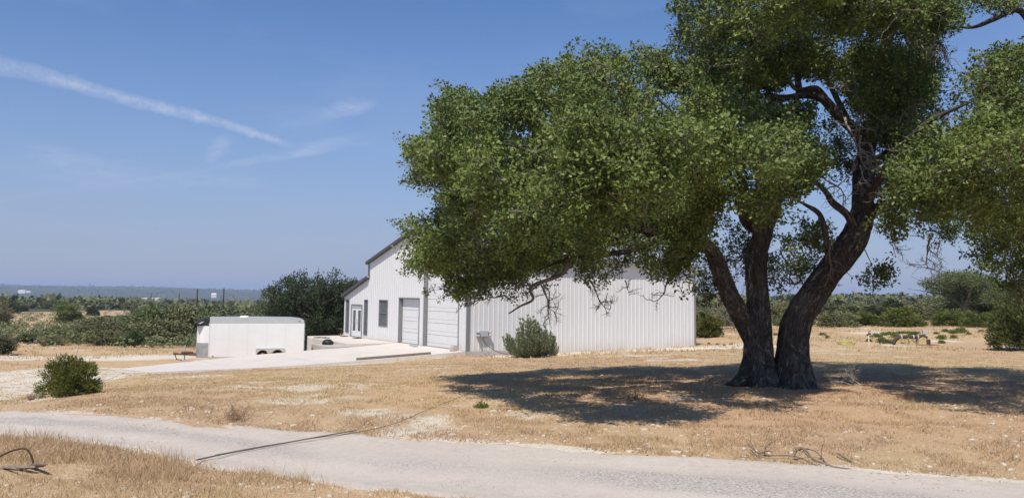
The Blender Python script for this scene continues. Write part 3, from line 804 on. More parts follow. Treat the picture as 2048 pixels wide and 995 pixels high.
# glazed double door
y0, y1, _, zt = FR_O
fr = MB(); fr.box(-.045, .12, y0 - .03, y0 + .05, 0, zt); fr.box(-.045, .12, y1 - .05, y1 + .03, 0, zt); fr.box(-.043, .12, y0 + .05, y1 - .05, zt - .05, zt + .03)
fr.box(-.03, .12, y0 + .05, y1 - .05, 0, .04)
fd = fr.build('french_door', M_TRIM, B)
MB().box(-.02, .06, y0 + .05, y1 - .05, zt - .22, zt - .055).build('head_panel', M_GREYBOX, fd)
mid = (y0 + y1) / 2
for a0, a1 in ((y0 + .06, mid - .008), (mid + .008, y1 - .06)):
    s_ = MB(); st_ = .19
    s_.box(.0, .05, a0, a0 + st_, .05, zt - .23); s_.box(.0, .05, a1 - st_, a1, .05, zt - .23)
    s_.box(.0, .05, a0 + st_, a1 - st_, .05, .42); s_.box(.0, .05, a0 + st_, a1 - st_, zt - .38, zt - .23)
    s_.build('door_leaf', M_DOOR, fd)
    MB().box(.02, .03, a0 + st_, a1 - st_, .42, zt - .38).build('pane', M_GLASS, fd)
m = MB(); m.tube([(0, mid - .09, 1.0), (-.06, mid - .09, 1.0), (-.06, mid - .2, 1.0)], .014, 6); m.build('handle', M_DARK, fd); MB().tube([(0, mid - .09, 1.15), (-.03, mid - .09, 1.15)], .025, 8).build('deadbolt', M_DARK, fd)
# electrical box on the side wall
eb = empty('utility_box', bl(.95, -.034, 0), BAZ)
tag(eb, 'grey electrical box with four round fittings on the white side wall', 'electrical box')
MB().box(-.27, .27, -.20, 0, .76, 1.10).build('box', M_GREYBOX, eb, bevel=.01)
MB().box(-.24, .24, -.215, -.202, .79, 1.07).build('lid', M_GREYBOX, eb, bevel=.004)
for sx_ in (-1, 1):
    for z in (.83, 1.02):
        MB().lathe([(0.001, -.30), (.05, -.30), (.06, -.22), (.045, -.10), (.045, 0)], 10, (sx_ * .35, 0, z), 'y').build('fitting', M_GREYBOX, eb, smooth=True)
MB().tube([(-.05, -.1, .76), (-.05, -.1, .5), (0.02, -.14, .25), (.06, -.25, -.1)], .016, 6).build('conduit', M_GREYBOX, eb)
MB().tube(smooth_path([(.02, -.1, .76), (.05, -.12, .5), (.3, -.3, .2), (.7, -.6, -.05), (1.1, -.9, -.15)], 5), .014, 6).build('cable', M_DARK, eb)
# things on the concrete
t = tag(MB().prism([(-.2, 0), (.2, 0), (.16, .22), (.05, .34), (-.1, .34), (-.17, .2)], -.16, .16, 'y').build('stone_block', M_GREY_STONE, None, bevel=.02, loc=bl(-.35, .75, -.03), rz=BAZ), 'grey lump of stone beside the tall roll-up door corner', 'stone block')
t = tag(MB().box(-.62, .62, -.09, .09, 0, .12).build('concrete_block', M_CONC2, None, bevel=.01, loc=bl(-.5, 5.45, -.05), rz=BAZ + R(80)), 'low grey block on the concrete between the two roll-up doors', 'block')
p0 = bl(-6.1, .35); p1 = bl(-2.0, .28)
m = MB()
pA = np.array([-.0, 0, 0]); Ld = np.linalg.norm((p1 - p0)[:2])
angb = math.atan2(p1[1] - p0[1], p1[0] - p0[0])
bz0, bz1 = float(apron_z(6.1, .35)), float(apron_z(2.0, .28))
bm_ = MB().prism([(0, 0), (Ld, bz1 - bz0), (Ld, bz1 - bz0 + .11), (0, .11)], -.07, .07, 'y')
tag(bm_.build('timber_beam', M_WOOD, None, bevel=.01, loc=(p0[0], p0[1], bz0 + .004), rz=angb), 'long dark beam lying along the near edge of the concrete apron', 'beam')
pk = bl(-3.75, 10.9, -.17)
kt = empty('feed_tub', pk); tag(kt, 'upturned black tub on the step below the glazed doors', 'tub')
MB().lathe([(.34, 0), (.33, .05), (.36, .08), (.30, .22), (.2, .31), (.02, .34)], 24).build('bowl', M_DARK, kt, smooth=True)
for k in range(3):
    a_ = k * 2.1; MB().box(-.02, .02, -.05, .05, .1, .18).build('handle', M_DARK, kt, loc=(.36 * math.cos(a_), .36 * math.sin(a_), 0), rz=a_)
for (x, y, lx_, ly_) in ((-.45, 16.75, .2, .3), (-.55, 14.1, .2, .35)):
    tag(MB().box(-lx_, lx_, -ly_, ly_, 0, .035).build('door_mat', M_RUBBER, None, bevel=.008, loc=bl(x, y, -.002), rz=BAZ), 'small dark mat on the patio %s the glazed doors' % ('on the far side of' if y > 16 else 'on the near side of'), 'mat')
tag(MB().tube(smooth_path([(-.5, 0, .03), (-.2, .15, .05), (.2, -.1, .04), (.55, .1, .03)], 5), .03, 6).tube([(-.3, -.1, .03), (.3, .15, .06)], .025, 6).build('scrap_bar', M_DARK, None, loc=bl(-2.7, 15.0, 0)), 'dark bent bar lying on the outer corner of the patio', 'scrap')

# ------------------------------------------------------------------ enclosed trailer
t0, t1 = at(417, 700, 52.3), at(607, 700, 54.0)
TA = math.atan2(t1[1] - t0[1], t1[0] - t0[0]); TL = math.hypot(t1[0] - t0[0], t1[1] - t0[1]); TG = -1.14
T = empty('cargo_trailer', (t0[0], t0[1], TG), TA)
tag(T, 'white enclosed cargo trailer with silver stone guard parked left of the workshop', 'trailer')
H0, H1 = .26, 2.60; WT = 2.25
plan = [(-.0, 0), (-.28, .05), (-.52, .22), (-.68, .55), (-.72, WT / 2), (-.68, WT - .55), (-.52, WT - .22), (-.28, WT - .05), (0, WT)]
def nose(z0, z1, off=0.0):
    return MB().prism([(x * (1 + off), y) for x, y in plan] + [(.02, WT), (.02, 0)], z0, z1, 'z')
# side with wheel opening cut as a polygon
wx0, wx1, wz = TL * .49, TL * .79, .74
c1, c2 = TL * .563, TL * .722
side = [(0, H0), (wx0, H0), (wx0 + .12, .70), (wx1 - .12, .70), (wx1, H0), (TL, H0), (TL, H1 - .3), (0, H1 - .3)]
m = MB(); n = len(side)
m.add([(x, 0, z) for x, z in side] + [(x, WT, z) for x, z in side], [tuple(range(n)), tuple(range(n, 2 * n))] + [(i, (i + 1) % n, n + (i + 1) % n, n + i) for i in range(n)])
m.build('body', M_TRAILER, T)
nose(H0 + .86, H1 - .48).build('nose_panel', M_TRAILER, T)
nose(H0, H0 + .855, .03).build('stone_guard', M_PLATE, T)
MB().prism([(-.76, H1 - .50), (-.66, H1 - .26), (-.42, H1 - .10), (-.02, H1 - .005), (-.02, H1 - .27), (-.36, H1 - .33), (-.60, H1 - .50)], -.014, WT + .014, 'y').build('nose_cap', M_DARK, T)
MB().prism([(-.64, H1 - .34), (-.44, H1 - .22), (-.30, H1 - .22), (-.52, H1 - .36)], -.024, -.016, 'y').build('nose_vent', M_ALU, T)
top_prof = [(-.0, H1 + .005), (TL * .5, H1 + .03), (TL - .7, H1 + .01), (TL - .2, H1 - .04), (TL - .03, H1 - .12), (TL, H1 - .298), (-.0, H1 - .298)]
MB().prism(top_prof, -.012, WT + .012, 'y').build('roof_rail', M_ALU, T)
MB().lathe([(.28, 0), (.27, .05), (.2, .09), (.01, .10)], 16, (TL * .36, WT * .35, H1 + .02)).build('roof_vent', M_WHITE, T, smooth=True)
fe = [(wx0 - .02, .60), (wx0 + .0, .80), (wx1, .80), (wx1 + .02, .60), (wx1 - .02, .60), (c2 + .30, .58), (c2 + .15, .70), (c2, .735), (c2 - .15, .70), (c2 - .32, .56), (c1 + .32, .56), (c1 + .15, .70), (c1, .735), (c1 - .15, .70), (c1 - .32, .52), (wx0 + .03, .52)]
MB().prism(fe, -.14, -.004, 'y').build('fender', M_ALU, T)
for k in range(1, 5): MB().box(TL * k / 5 - .011, TL * k / 5 + .011, -.006, -.0005, H0 + .05 if not (wx0 < TL * k / 5 < wx1) else .83, H1 - .30).build('panel_seam', M_TRAILER2, T)
MB().box(0, wx0 - .02, -.012, -.001, H0 - .0, H0 + .06).build('bottom_rail', M_ALU, T); MB().box(wx1 + .02, TL, -.012, -.001, H0, H0 + .06).build('bottom_rail', M_ALU, T)
MB().box(-.02, .03, -.014, -.001, H0 + .06, H1 - .31).build('corner_post', M_TRAILER2, T)
for cx in (c1, c2):
    wh = empty('wheel', (cx, .13, .32)); wh.parent = T
    MB().lathe([(.19, -.10), (.31, -.11), (.34, -.06), (.34, .10), (.31, .14), (.19, .14)], 24, (0, .02, 0), 'y').build('tyre', M_RUBBER, wh, smooth=True)
    MB().lathe([(.001, -.06), (.05, -.07), (.06, -.04), (.15, -.03), (.19, -.08), (.19, .12)], 20, (0, .02, 0), 'y').build('rim', M_WHITE, wh, smooth=True)
for x, z in ((.25, .32), (TL - .3, H1 - .22), (TL * .5, .3)):
    MB().box(x - .05, x + .05, -.03, -.0, z, z + .045).build('marker_light', simple('amber_lens', (.25, .08, .02), .3) if 'amber_lens' not in MATS else MATS['amber_lens'], T)
MB().tube([(-.55, .5, .40), (-1.75, WT / 2, .42)], .05, 6).tube([(-.55, WT - .5, .40), (-1.75, WT / 2, .42)], .05, 6).tube([(-1.7, WT / 2, .43), (-2.0, WT / 2, .45)], .06, 6).build('tongue', M_RUST, T)
MB().tube([(-1.35, WT / 2, .08), (-1.35, WT / 2, .95)], .035, 8).box(-1.45, -1.25, WT / 2 - .1, WT / 2 + .1, .03, .08).build('jack', M_GREYBOX, T)
MB().tube([(-1.5, WT / 2 - .1, .5), (-1.2, WT / 2 - .3, .52), (-.9, .75, .5)], .09, 7).tube([(-1.9, WT / 2, .4), (-1.8, WT / 2 + .15, .1), (-1.5, WT / 2, .06)], .03, 5).build('chain', M_RUST, T)
MB().box(TL, TL + .03, .05, WT - .05, H0, H1 - .32).build('rear_door', M_TRAILER, T)
for z in (.55, 1.1, 1.9): MB().box(TL + .03, TL + .07, .0, .12, z, z + .1).build('hinge', M_DARK, T)
MB().tube([(TL + .06, .18, .3), (TL + .06, .18, 2.2)], .02, 6).build('lock_bar', M_GREYBOX, T)

# ------------------------------------------------------------------ foliage builders
def leaf_quads(C0, n_each, rad, size, aspect=.5, flat=.7, up=.35, rg=rng, along=None, fold=True):
    """diamond leaves about the rows of C0; returns verts, faces, rnd"""
    N = len(C0) * n_each
    base = np.repeat(C0, n_each, 0)
    rr = np.repeat(np.broadcast_to(rad, (len(C0),)), n_each)
    d = rg.normal(size=(N, 3)); d /= np.linalg.norm(d, axis=1)[:, None]
    k = rg.random(N) ** .45
    off = d * (k * rr)[:, None]; off[:, 2] *= flat
    P = base + off
    a = d * .8 + rg.normal(size=(N, 3)) * .8
    if along is not None: a = np.repeat(along, n_each, 0) * 1.0 + rg.normal(size=(N, 3)) * .45
    a /= np.linalg.norm(a, axis=1)[:, None]
    nrm = rg.normal(size=(N, 3)); nrm[:, 2] += up * 2; nrm[:, 1] -= up
    b = np.cross(a, nrm); b /= np.linalg.norm(b, axis=1)[:, None] + 1e-9
    s = size * rg.uniform(.5, 1.35, N)
    L = (a.T * s).T; W = (b.T * (s * aspect * .5)).T
    V = np.stack([P, P + L * .5 + W, P + L, P + L * .45 - W], 1).reshape(-1, 3)
    Fc = np.arange(4 * N).reshape(-1, 4)
    rv = np.repeat(np.clip(rg.normal(.45, .22, N), 0, 1), 4)
    return V, Fc, rv
def join(parts):
    V, Fc, Rr, o = [], [], [], 0
    for v, f, r in parts: V.append(v); Fc.append(f + o); Rr.append(r); o += len(v)
    return np.concatenate(V), np.concatenate(Fc), np.concatenate(Rr)

def limb_mesh(name, pts, sides=14, ridges=True, flare=0.0, seed=0, n=7):
    """tapered, ridged limb through rows of (x, y, z, r)"""
    P = smooth_path(pts, n); c = P[:, :3]; m_ = min(len(P) // 3, 2 * n); P[-m_:, 3] *= np.linspace(1, .18, m_); r = np.maximum(P[:, 3], .004)
    Tn = np.gradient(c, axis=0); Tn /= np.linalg.norm(Tn, axis=1)[:, None] + 1e-9
    s = np.concatenate([[0], np.cumsum(np.linalg.norm(np.diff(c, axis=0), axis=1))])
    u = np.cross(Tn[0], [0, 1.0, 0]); V = []; UV = []
    th = np.linspace(0, 2 * math.pi, sides + 1)
    for i in range(len(c)):
        u = u - Tn[i] * (u @ Tn[i]); u /= np.linalg.norm(u) + 1e-9; q = np.cross(Tn[i], u)
        dirs = np.cos(th)[:, None] * u + np.sin(th)[:, None] * q
        rr = np.full(sides + 1, r[i])
        if ridges:
            cx = np.cos(th) * 2.2; sy_ = np.sin(th) * 2.2
            rr = rr * (1 + .20 * (fbm(cx + seed, sy_, s[i] * .9, 3, seed) - .5) * 2 * .9)
            if sides > 24: rr = rr * (1 + .10 * (1 - 2 * np.abs(fbm(cx * 4, sy_ * 4, s[i] * 1.6, 3, seed + 5) - .5) * 3))
        if flare: rr = rr * (1 + flare * math.exp(-s[i] / .34) * (.75 + .5 * np.cos(th * 5 + seed) + .4 * np.cos(th * 3 + 1)))
        V.append(c[i] + dirs * rr[:, None]); UV.append(np.stack([th / (2 * math.pi) * 2 * math.pi * r[0] * .6, np.full(sides + 1, s[i])], -1))
    V = np.concatenate(V); UV = np.concatenate(UV); k = sides + 1
    i, j = np.meshgrid(np.arange(len(c) - 1), np.arange(sides), indexing='ij')
    Fc = np.stack([i * k + j, i * k + j + 1, (i + 1) * k + j + 1, (i + 1) * k + j], -1).reshape(-1, 4)
    return mesh_np(name, V, Fc, True, None, UV), P

# ------------------------------------------------------------------ the big live oak
OD = 20.0
def op(x, y, dd, rpx):                      # photo pixel, metres behind the trunk plane, radius in pixels
    p = at(x, y, OD + dd); return (p[0], p[1], p[2], rpx * (OD + dd) / F_PX)
og = gz(5.96, OD)
oak = empty('live_oak', (5.96, OD, og))
tag(oak, 'huge spreading live oak with dark forked trunks in front of the workshop', 'tree')
OAK0 = np.array([5.96, OD, og])
def rel(rows): 
    q = np.array(rows, float); q[:, :3] -= OAK0; return q
LIMBS = [
 # trunk left and its middle stem
 ('trunk', [(1520, 785, 0, 42), (1518, 745, 0, 34), (1519, 712, 0, 30), (1517, 675, 0, 29), (1517, 633, 0, 25.5), (1516, 591, .05, 22.5), (1512, 549, .1, 22), (1513, 507, .15, 22.5), (1522, 478, .2, 21), (1532, 450, .3, 17), (1548, 412, .5, 14), (1565, 350, .8, 11), (1575, 280, 1.0, 8)], 44, .62),
 ('limb', [(1506, 690, -.05, 16), (1492, 655, -.1, 19), (1476, 620, -.2, 20), (1459, 588, -.3, 19.5), (1443, 549, -.4, 18.5), (1428, 510, -.5, 17), (1408, 488, -.6, 14), (1378, 476, -.7, 11.5), (1330, 468, -1.0, 10), (1260, 455, -1.2, 8.5), (1180, 440, -1.2, 7.5), (1090, 415, -1.0, 6), (1010, 385, -.8, 4.5)], 34, 0),
 ('trunk', [(1588, 785, -.15, 46), (1588, 745, -.1, 37), (1587, 710, 0, 32), (1588, 675, 0, 30.5), (1598, 633, .02, 29.5), (1625, 591, .05, 28), (1655, 549, .12, 27.5), (1688, 509, .2, 29), (1713, 470, .3, 26), (1725, 425, .4, 23), (1727, 380, .5, 21.5), (1730, 330, .6, 19.5), (1738, 285, .7, 18), (1750, 235, .9, 15), (1762, 160, 1.1, 14), (1772, 85, 1.3, 13), (1782, 10, 1.4, 11), (1790, -80, 1.4, 8)], 44, .62),
 ('limb', [(1740, 300, .7, 12), (1722, 270, .5, 14), (1698, 250, .3, 13.5), (1668, 222, .1, 12.5), (1645, 197, 0, 11), (1610, 190, -.2, 9), (1570, 196, -.4, 8), (1510, 190, -.6, 7), (1450, 170, -.7, 6), (1400, 140, -.8, 4)], 20, 0),
 ('limb', [(1650, 195, 0, 8), (1632, 178, -.1, 8), (1605, 180, -.2, 6), (1585, 172, -.3, 5), (1560, 130, -.3, 5), (1540, 60, -.2, 4)], 14, 0),
 ('limb', [(1600, 190, -.2, 9), (1595, 150, 0, 7), (1600, 100, .2, 6), (1590, 20, .4, 5), (1580, -60, .4, 4)], 14, 0),
 ('limb', [(1760, 150, 1.1, 10), (1745, 110, .8, 8), (1740, 60, .5, 7), (1700, 15, .2, 6), (1660, -40, .1, 5)], 14, 0),
 ('limb', [(1745, 275, .7, 12), (1775, 235, .6, 11), (1800, 190, .4, 9), (1850, 120, .3, 7), (1870, 60, .2, 6), (1880, -30, .2, 5)], 14, 0),
 ('limb', [(1725, 440, .4, 16), (1760, 415, .1, 13), (1820, 400, -.3, 11), (1900, 395, -.6, 10), (1970, 425, -.9, 10), (2048, 450, -1.0, 9), (2150, 470, -1.0, 6)], 16, 0),
 ('limb', [(1742, 330, .6, 12), (1790, 300, .9, 10), (1850, 290, 1.1, 9), (1930, 260, 1.2, 8), (2020, 230, 1.2, 7), (2140, 200, 1.2, 6)], 14, 0),
 ('limb', [(2140, 200, 1.2, 8), (2080, 90, .8, 8), (2040, 22, .4, 7), (1990, 38, .2, 6), (1945, 55, .1, 5), (1900, 52, .0, 4)], 14, 0),
 ('limb', [(1715, 465, .3, 14), (1695, 430, 0, 9), (1665, 405, -.3, 8), (1648, 380, -.5, 6), (1600, 340, -.8, 5), (1540, 300, -1.0, 4)], 14, 0),
 ('limb', [(1660, 560, .1, 10), (1655, 500, -.2, 6), (1652, 470, -.4, 6), (1640, 430, -.6, 6), (1612, 410, -.8, 5), (1580, 395, -1, 4)], 12, 0),
 ('limb', [(1525, 460, .3, 17), (1495, 445, -.1, 14), (1478, 400, -.4, 12), (1450, 340, -.7, 10), (1400, 280, -1.0, 8), (1340, 220, -1.1, 6), (1280, 160, -1.0, 5)], 16, 0),
 ('limb', [(1412, 500, -.5, 14), (1392, 440, -.6, 11), (1350, 370, -.8, 9), (1290, 310, -.9, 7), (1210, 260, -.9, 6), (1120, 230, -.8, 5)], 14, 0),
 ('limb', [(1330, 470, -1.0, 9), (1260, 500, -1.5, 7), (1190, 510, -2.0, 6), (1130, 520, -2.2, 6), (1075, 540, -2.3, 5)], 12, 0),
 ('limb', [(1200, 443, -1.2, 8), (1150, 350, -1.5, 6), (1060, 300, -1.6, 5), (960, 280, -1.5, 4)], 12, 0),
 ('limb', [(1150, 435, -1.1, 8), (1100, 470, -1.4, 7), (1040, 490, -1.5, 6), (960, 500, -1.4, 5), (890, 500, -1.2, 4)], 12, 0),
 ('limb', [(1520, 480, .2, 12), (1500, 420, 1.5, 10), (1450, 350, 3, 8), (1350, 280, 4, 6)], 12, 0),
 ('limb', [(1730, 400, .5, 12), (1740, 340, 2, 10), (1700, 250, 3.5, 8), (1650, 150, 4.2, 6), (1625, 90, 4.4, 4), (1600, 30, 4.4, 3)], 12, 0),
 ('limb', [(1728, 420, .4, 12), (1770, 340, -1.5, 10), (1850, 250, -3, 8), (1950, 200, -3.8, 6)], 12, 0),
 ('limb', [(1520, 490, .2, 12), (1500, 400, -1.6, 9), (1450, 300, -3, 7), (1400, 220, -3.8, 5)], 12, 0),
 ('limb', [(1400, 495, -.5, 10), (1330, 420, -2.2, 8), (1250, 360, -3.2, 6), (1150, 330, -3.4, 5)], 12, 0),
]
nodes = []; nrad = []
for k, (nm, pts, sides, flare) in enumerate(LIMBS):
    rows = rel([op(*q) for q in pts]); rows[:, 3] *= .90 if nm == 'trunk' else .86
    me, P = limb_mesh(nm, rows, sides, True, flare, 3 * k + 1, 9 if sides > 30 else 6)
    link(nm, me, M_BARK, oak)
    if nm == 'trunk': P = P[int(len(P) * .55):]
    nodes.append(P[::2, :3]); nrad.append(P[::2, 3])
# surface roots spreading at the foot
for k, (xa, ya, xb, yb) in enumerate(((1555, 765, 1640, 768), (1500, 760, 1440, 766), (1570, 770, 1585, 782), (1545, 770, 1520, 780))):
    a_, b_ = at(xa, ya, OD - .25), at(xb, yb, OD - .3 - .2 * (k > 1)); b_[2] = gz(b_[0], b_[1]) - .03; mid_ = (a_ + b_) / 2; mid_[2] = gz(mid_[0], mid_[1]) + .05
    me, _ = limb_mesh('root', rel([(*(a_ + np.array([0, .15, .15])), .16), (*mid_, .12), (*b_, .04)]), 14, True, 0, 90 + k)
    link('root', me, M_BARK, oak)
nodes = np.concatenate(nodes); nrad = np.concatenate(nrad)
MASS = [
 # polygon in photo pixels, mid depth, half depth, number of leaf clusters
 ([(800, 318), (830, 272), (862, 232), (880, 188), (905, 180), (935, 192), (962, 212), (988, 182), (1038, 162), (1052, 118), (1072, 112), (1095, 125), (1112, 92), (1150, 95), (1190, 78), (1215, 64), (1252, 66), (1272, 88), (1300, 85), (1340, 84), (1360, 110), (1450, 130), (1520, 200), (1600, 200), (1632, 240), (1660, 310), (1650, 350), (1600, 400), (1570, 440), (1520, 450), (1480, 420), (1440, 410), (1450, 450), (1420, 478), (1395, 500), (1415, 560), (1385, 570), (1350, 560), (1310, 585), (1270, 540), (1215, 575), (1180, 560), (1140, 545), (1110, 560), (1060, 560), (1000, 592), (960, 600), (905, 585), (880, 555), (838, 560), (815, 515), (835, 485), (800, 432), (850, 425), (885, 405), (872, 378), (820, 372), (800, 335)], -1.5, 6.6, 3100),
 ([(1330, -10), (1342, 50), (1340, 105), (1400, 150), (1470, 175), (1560, 178), (1630, 150), (1645, 100), (1690, 85), (1740, 75), (1800, 90), (1855, 105), (1880, 70), (1910, 55), (1900, 0), (1860, -90), (1760, -170), (1600, -200), (1450, -150), (1370, -90)], -.4, 6.0, 1650),
 ([(1752, 440), (1775, 380), (1785, 310), (1815, 250), (1860, 205), (1890, 190), (1925, 150), (1955, 105), (2000, 85), (2048, 78), (2180, 20), (2330, 60), (2400, 250), (2330, 450), (2150, 520), (2050, 500), (1990, 480), (1930, 480), (1880, 490), (1840, 462), (1790, 470)], -1.5, 5.8, 1500),
 ([(1690, 120), (1740, 90), (1850, 100), (1870, 160), (1840, 230), (1790, 290), (1770, 310), (1760, 280), (1700, 200)], 1.0, 2.4, 380),
 ([(1500, 90), (1660, 60), (1720, 90), (1730, 150), (1690, 175), (1640, 150), (1560, 175), (1480, 170)], .6, 2.4, 170),
 ([(1450, 480), (1470, 440), (1560, 440), (1640, 430), (1680, 440), (1690, 480), (1640, 500), (1620, 560), (1570, 580), (1540, 590), (1480, 540), (1440, 520)], 1.5, 1.6, 70),
 ([(1950, 470), (2010, 450), (2120, 480), (2120, 590), (2040, 580), (1990, 570), (1945, 520)], .0, 1.6, 75),
 ([(1700, 545), (1735, 530), (1780, 540), (1770, 560), (1730, 570), (1712, 560)], .1, .35, 9),
 ([(1900, -30), (1920, 20), (1990, 25), (2060, 10), (2060, -50)], .5, 1.0, 36),
 ([(1640, 230), (1665, 240), (1700, 300), (1720, 340), (1690, 345), (1660, 300)], 1.3, .9, 22),
 ([(1750, 340), (1800, 330), (1815, 380), (1790, 420), (1755, 400)], 1.6, .7, 16),
 ([(1395, 500), (1420, 510), (1440, 560), (1420, 600), (1395, 585)], .5, .5, 12),
]
cl = []
for poly, dm, dh, num in MASS:
    P = np.array(poly, float); lo, hi = P.min(0), P.max(0); got = 0; tries = 0; wob = 1.0 if dh > 3 else .3
    while got < num and tries < 60:
        tries += 1
        q = rng.uniform(lo, hi, size=(num * 3, 2))
        qx = q[:, 0] + wob * 60 * (fbm(q[:, 0] / 45, q[:, 1] / 45, 0, 3, 62) - .5); qy = q[:, 1] + wob * 70 * (fbm(q[:, 0] / 45, q[:, 1] / 45, 9, 3, 63) - .5)
        e = poly_dist(qx, qy, poly); ins = in_poly(qx, qy, poly) & (e > (13 if dh > 3 else 4))
        q, e = q[ins], e[ins]
        h = dh * np.clip(e / 150, 0, 1) ** .55 if dh > 3 else dh * np.clip(e / 40 + .3, 0, 1)
        s = rng.uniform(-1, 1, len(q))
        keep = rng.random(len(q)) < np.where(np.abs(s) > .55, 1.0, .35)
        # clumping: leave gaps between leafy boughs
        dep = s * h
        nz = fbm(q[:, 0] / 105, q[:, 1] / 72, dep / 1.25, 2, 61)
        bot_ = np.clip((q[:, 1] - 445) / 110, 0, 1) * (dh > 3) * .075 + np.clip((960 - q[:, 0]) / 130, 0, 1) * .025 * (dh > 3)
        keep &= (nz - bot_ > ((.475 if -1 < dm < -.3 else .49 if num == 1500 else .52) if dh > 3 else .44)) | (rng.random(len(q)) < .02)
        q, dep = q[keep][:num - got], dep[keep][:num - got]
        for (x, y), d_ in zip(q, dep): cl.append(at(x, y, OD + dm + d_ + (3.0 * min(max((y - 430) / 120, 0), 1) if dh > 3 else 0)) - OAK0)
        got += len(q)
cl = np.array(cl)
# ragged sprays: strings of leaf rosettes reaching out of the bough ends
rgs = np.random.default_rng(15); ex = []
ctr_ = cl.mean(0)
for k in rgs.choice(len(cl), 1000, replace=False):
    d_ = cl[k] - ctr_; d_ /= np.linalg.norm(d_); d_ = d_ + rgs.normal(size=3) * .7; d_[2] += .1; d_ /= np.linalg.norm(d_); p_ = cl[k].copy()
    for j_ in range(int(rgs.integers(2, 4))):
        p_ = p_ + d_ * rgs.uniform(.16, .28); d_ = d_ + rgs.normal(size=3) * .3; d_ /= np.linalg.norm(d_); ex.append(p_.copy())
spray = np.array(ex)
# every bough ends in a few tight rosettes of leaves on short twigs
nsub = 5; sd_ = rng.normal(size=(len(cl), nsub, 3)); sd_ /= np.linalg.norm(sd_, axis=-1)[..., None]
sub = cl[:, None] + sd_ * rng.uniform(.12, .40, (len(cl), nsub, 1)) * np.array([1, 1, .75]); sub = sub.reshape(-1, 3)
sub2 = np.concatenate([sub, spray + rng.normal(size=spray.shape) * .03])
V, Fc, rv = leaf_quads(sub2, 21, rng.uniform(.09, .17, len(sub2)), .074, .60, .8, .5)
tag(link('crown', mesh_np('crown', V, Fc, False, {'rnd': ('POINT', rv)}), M_OAKLEAF, oak), kind='stuff')
# twigs that carry the leaf clusters: each joins the nearest wood grown so far
order = np.argsort(np.min(np.linalg.norm(cl[:, None, ::1] - nodes[None, ::6], axis=-1), axis=1))
NP = np.zeros((len(nodes) + 4 * len(cl) + len(spray) + 9, 3)); NR = np.zeros(len(NP)); NP[:len(nodes)] = nodes; NR[:len(nodes)] = nrad; cnt = len(nodes)
TV, TF, off = [], [], 0
def add_twig(path, r):
    global off
    path = np.asarray(path); T_ = np.gradient(path, axis=0); T_ /= np.linalg.norm(T_, axis=1)[:, None] + 1e-9
    u = np.cross(T_, [.3, .2, 1.0]); u /= np.linalg.norm(u, axis=1)[:, None] + 1e-9; q = np.cross(T_, u)
    for a_ in (0, 2.094, 4.189): TV.append(path + (math.cos(a_) * u + math.sin(a_) * q) * r[:, None])
    n_ = len(path)
    for k in range(3):
        for i in range(n_ - 1): TF.append((off + k * n_ + i, off + ((k + 1) % 3) * n_ + i, off + ((k + 1) % 3) * n_ + i + 1, off + k * n_ + i + 1))
    off += 3 * n_
for i in order:
    c_ = cl[i]; d_ = np.linalg.norm(NP[:cnt] - c_, axis=1); j = int(np.argmin(d_)); D_ = d_[j]; s_ = NP[j]
    if D_ < .05: continue
    ra = min(max(.013 + .016 * D_, .013), max(NR[j] * .75, .010))
    t_ = np.linspace(0, 1, 5)[:, None]; jit = rng.normal(size=(5, 3)) * .09 * D_; jit[0] = 0; jit[-1] = 0
    path = s_ + (c_ - s_) * t_ + jit + np.array([0, 0, .12 * D_]) * np.sin(np.pi * t_)
    rr = np.linspace(ra, .005, 5); add_twig(path, rr)
    for k in (1, 2, 3, 4): NP[cnt] = path[k]; NR[cnt] = rr[k]; cnt += 1
prev = None
for c_ in spray:
    d_ = np.linalg.norm(NP[:cnt] - c_, axis=1); j = int(np.argmin(d_)); s_ = NP[j]
    if d_[j] < .03: continue
    path = s_ + (c_ - s_) * np.linspace(0, 1, 3)[:, None]; add_twig(path, np.array([.009, .007, .004])); NP[cnt] = c_; NR[cnt] = .008; cnt += 1
t_ = np.linspace(0, 1, 3)
for k in range(len(sub)):
    if k % 5 < 3: add_twig(cl[k // nsub] + (sub[k] - cl[k // nsub]) * t_[:, None] + np.array([[0, 0, 0], rng.normal(size=3) * .03, [0, 0, 0]]), np.array([.006, .005, .003]))
tag(link('twigs', mesh_np('twigs', np.concatenate(TV), np.array(TF)), M_TWIG, oak), kind='stuff')
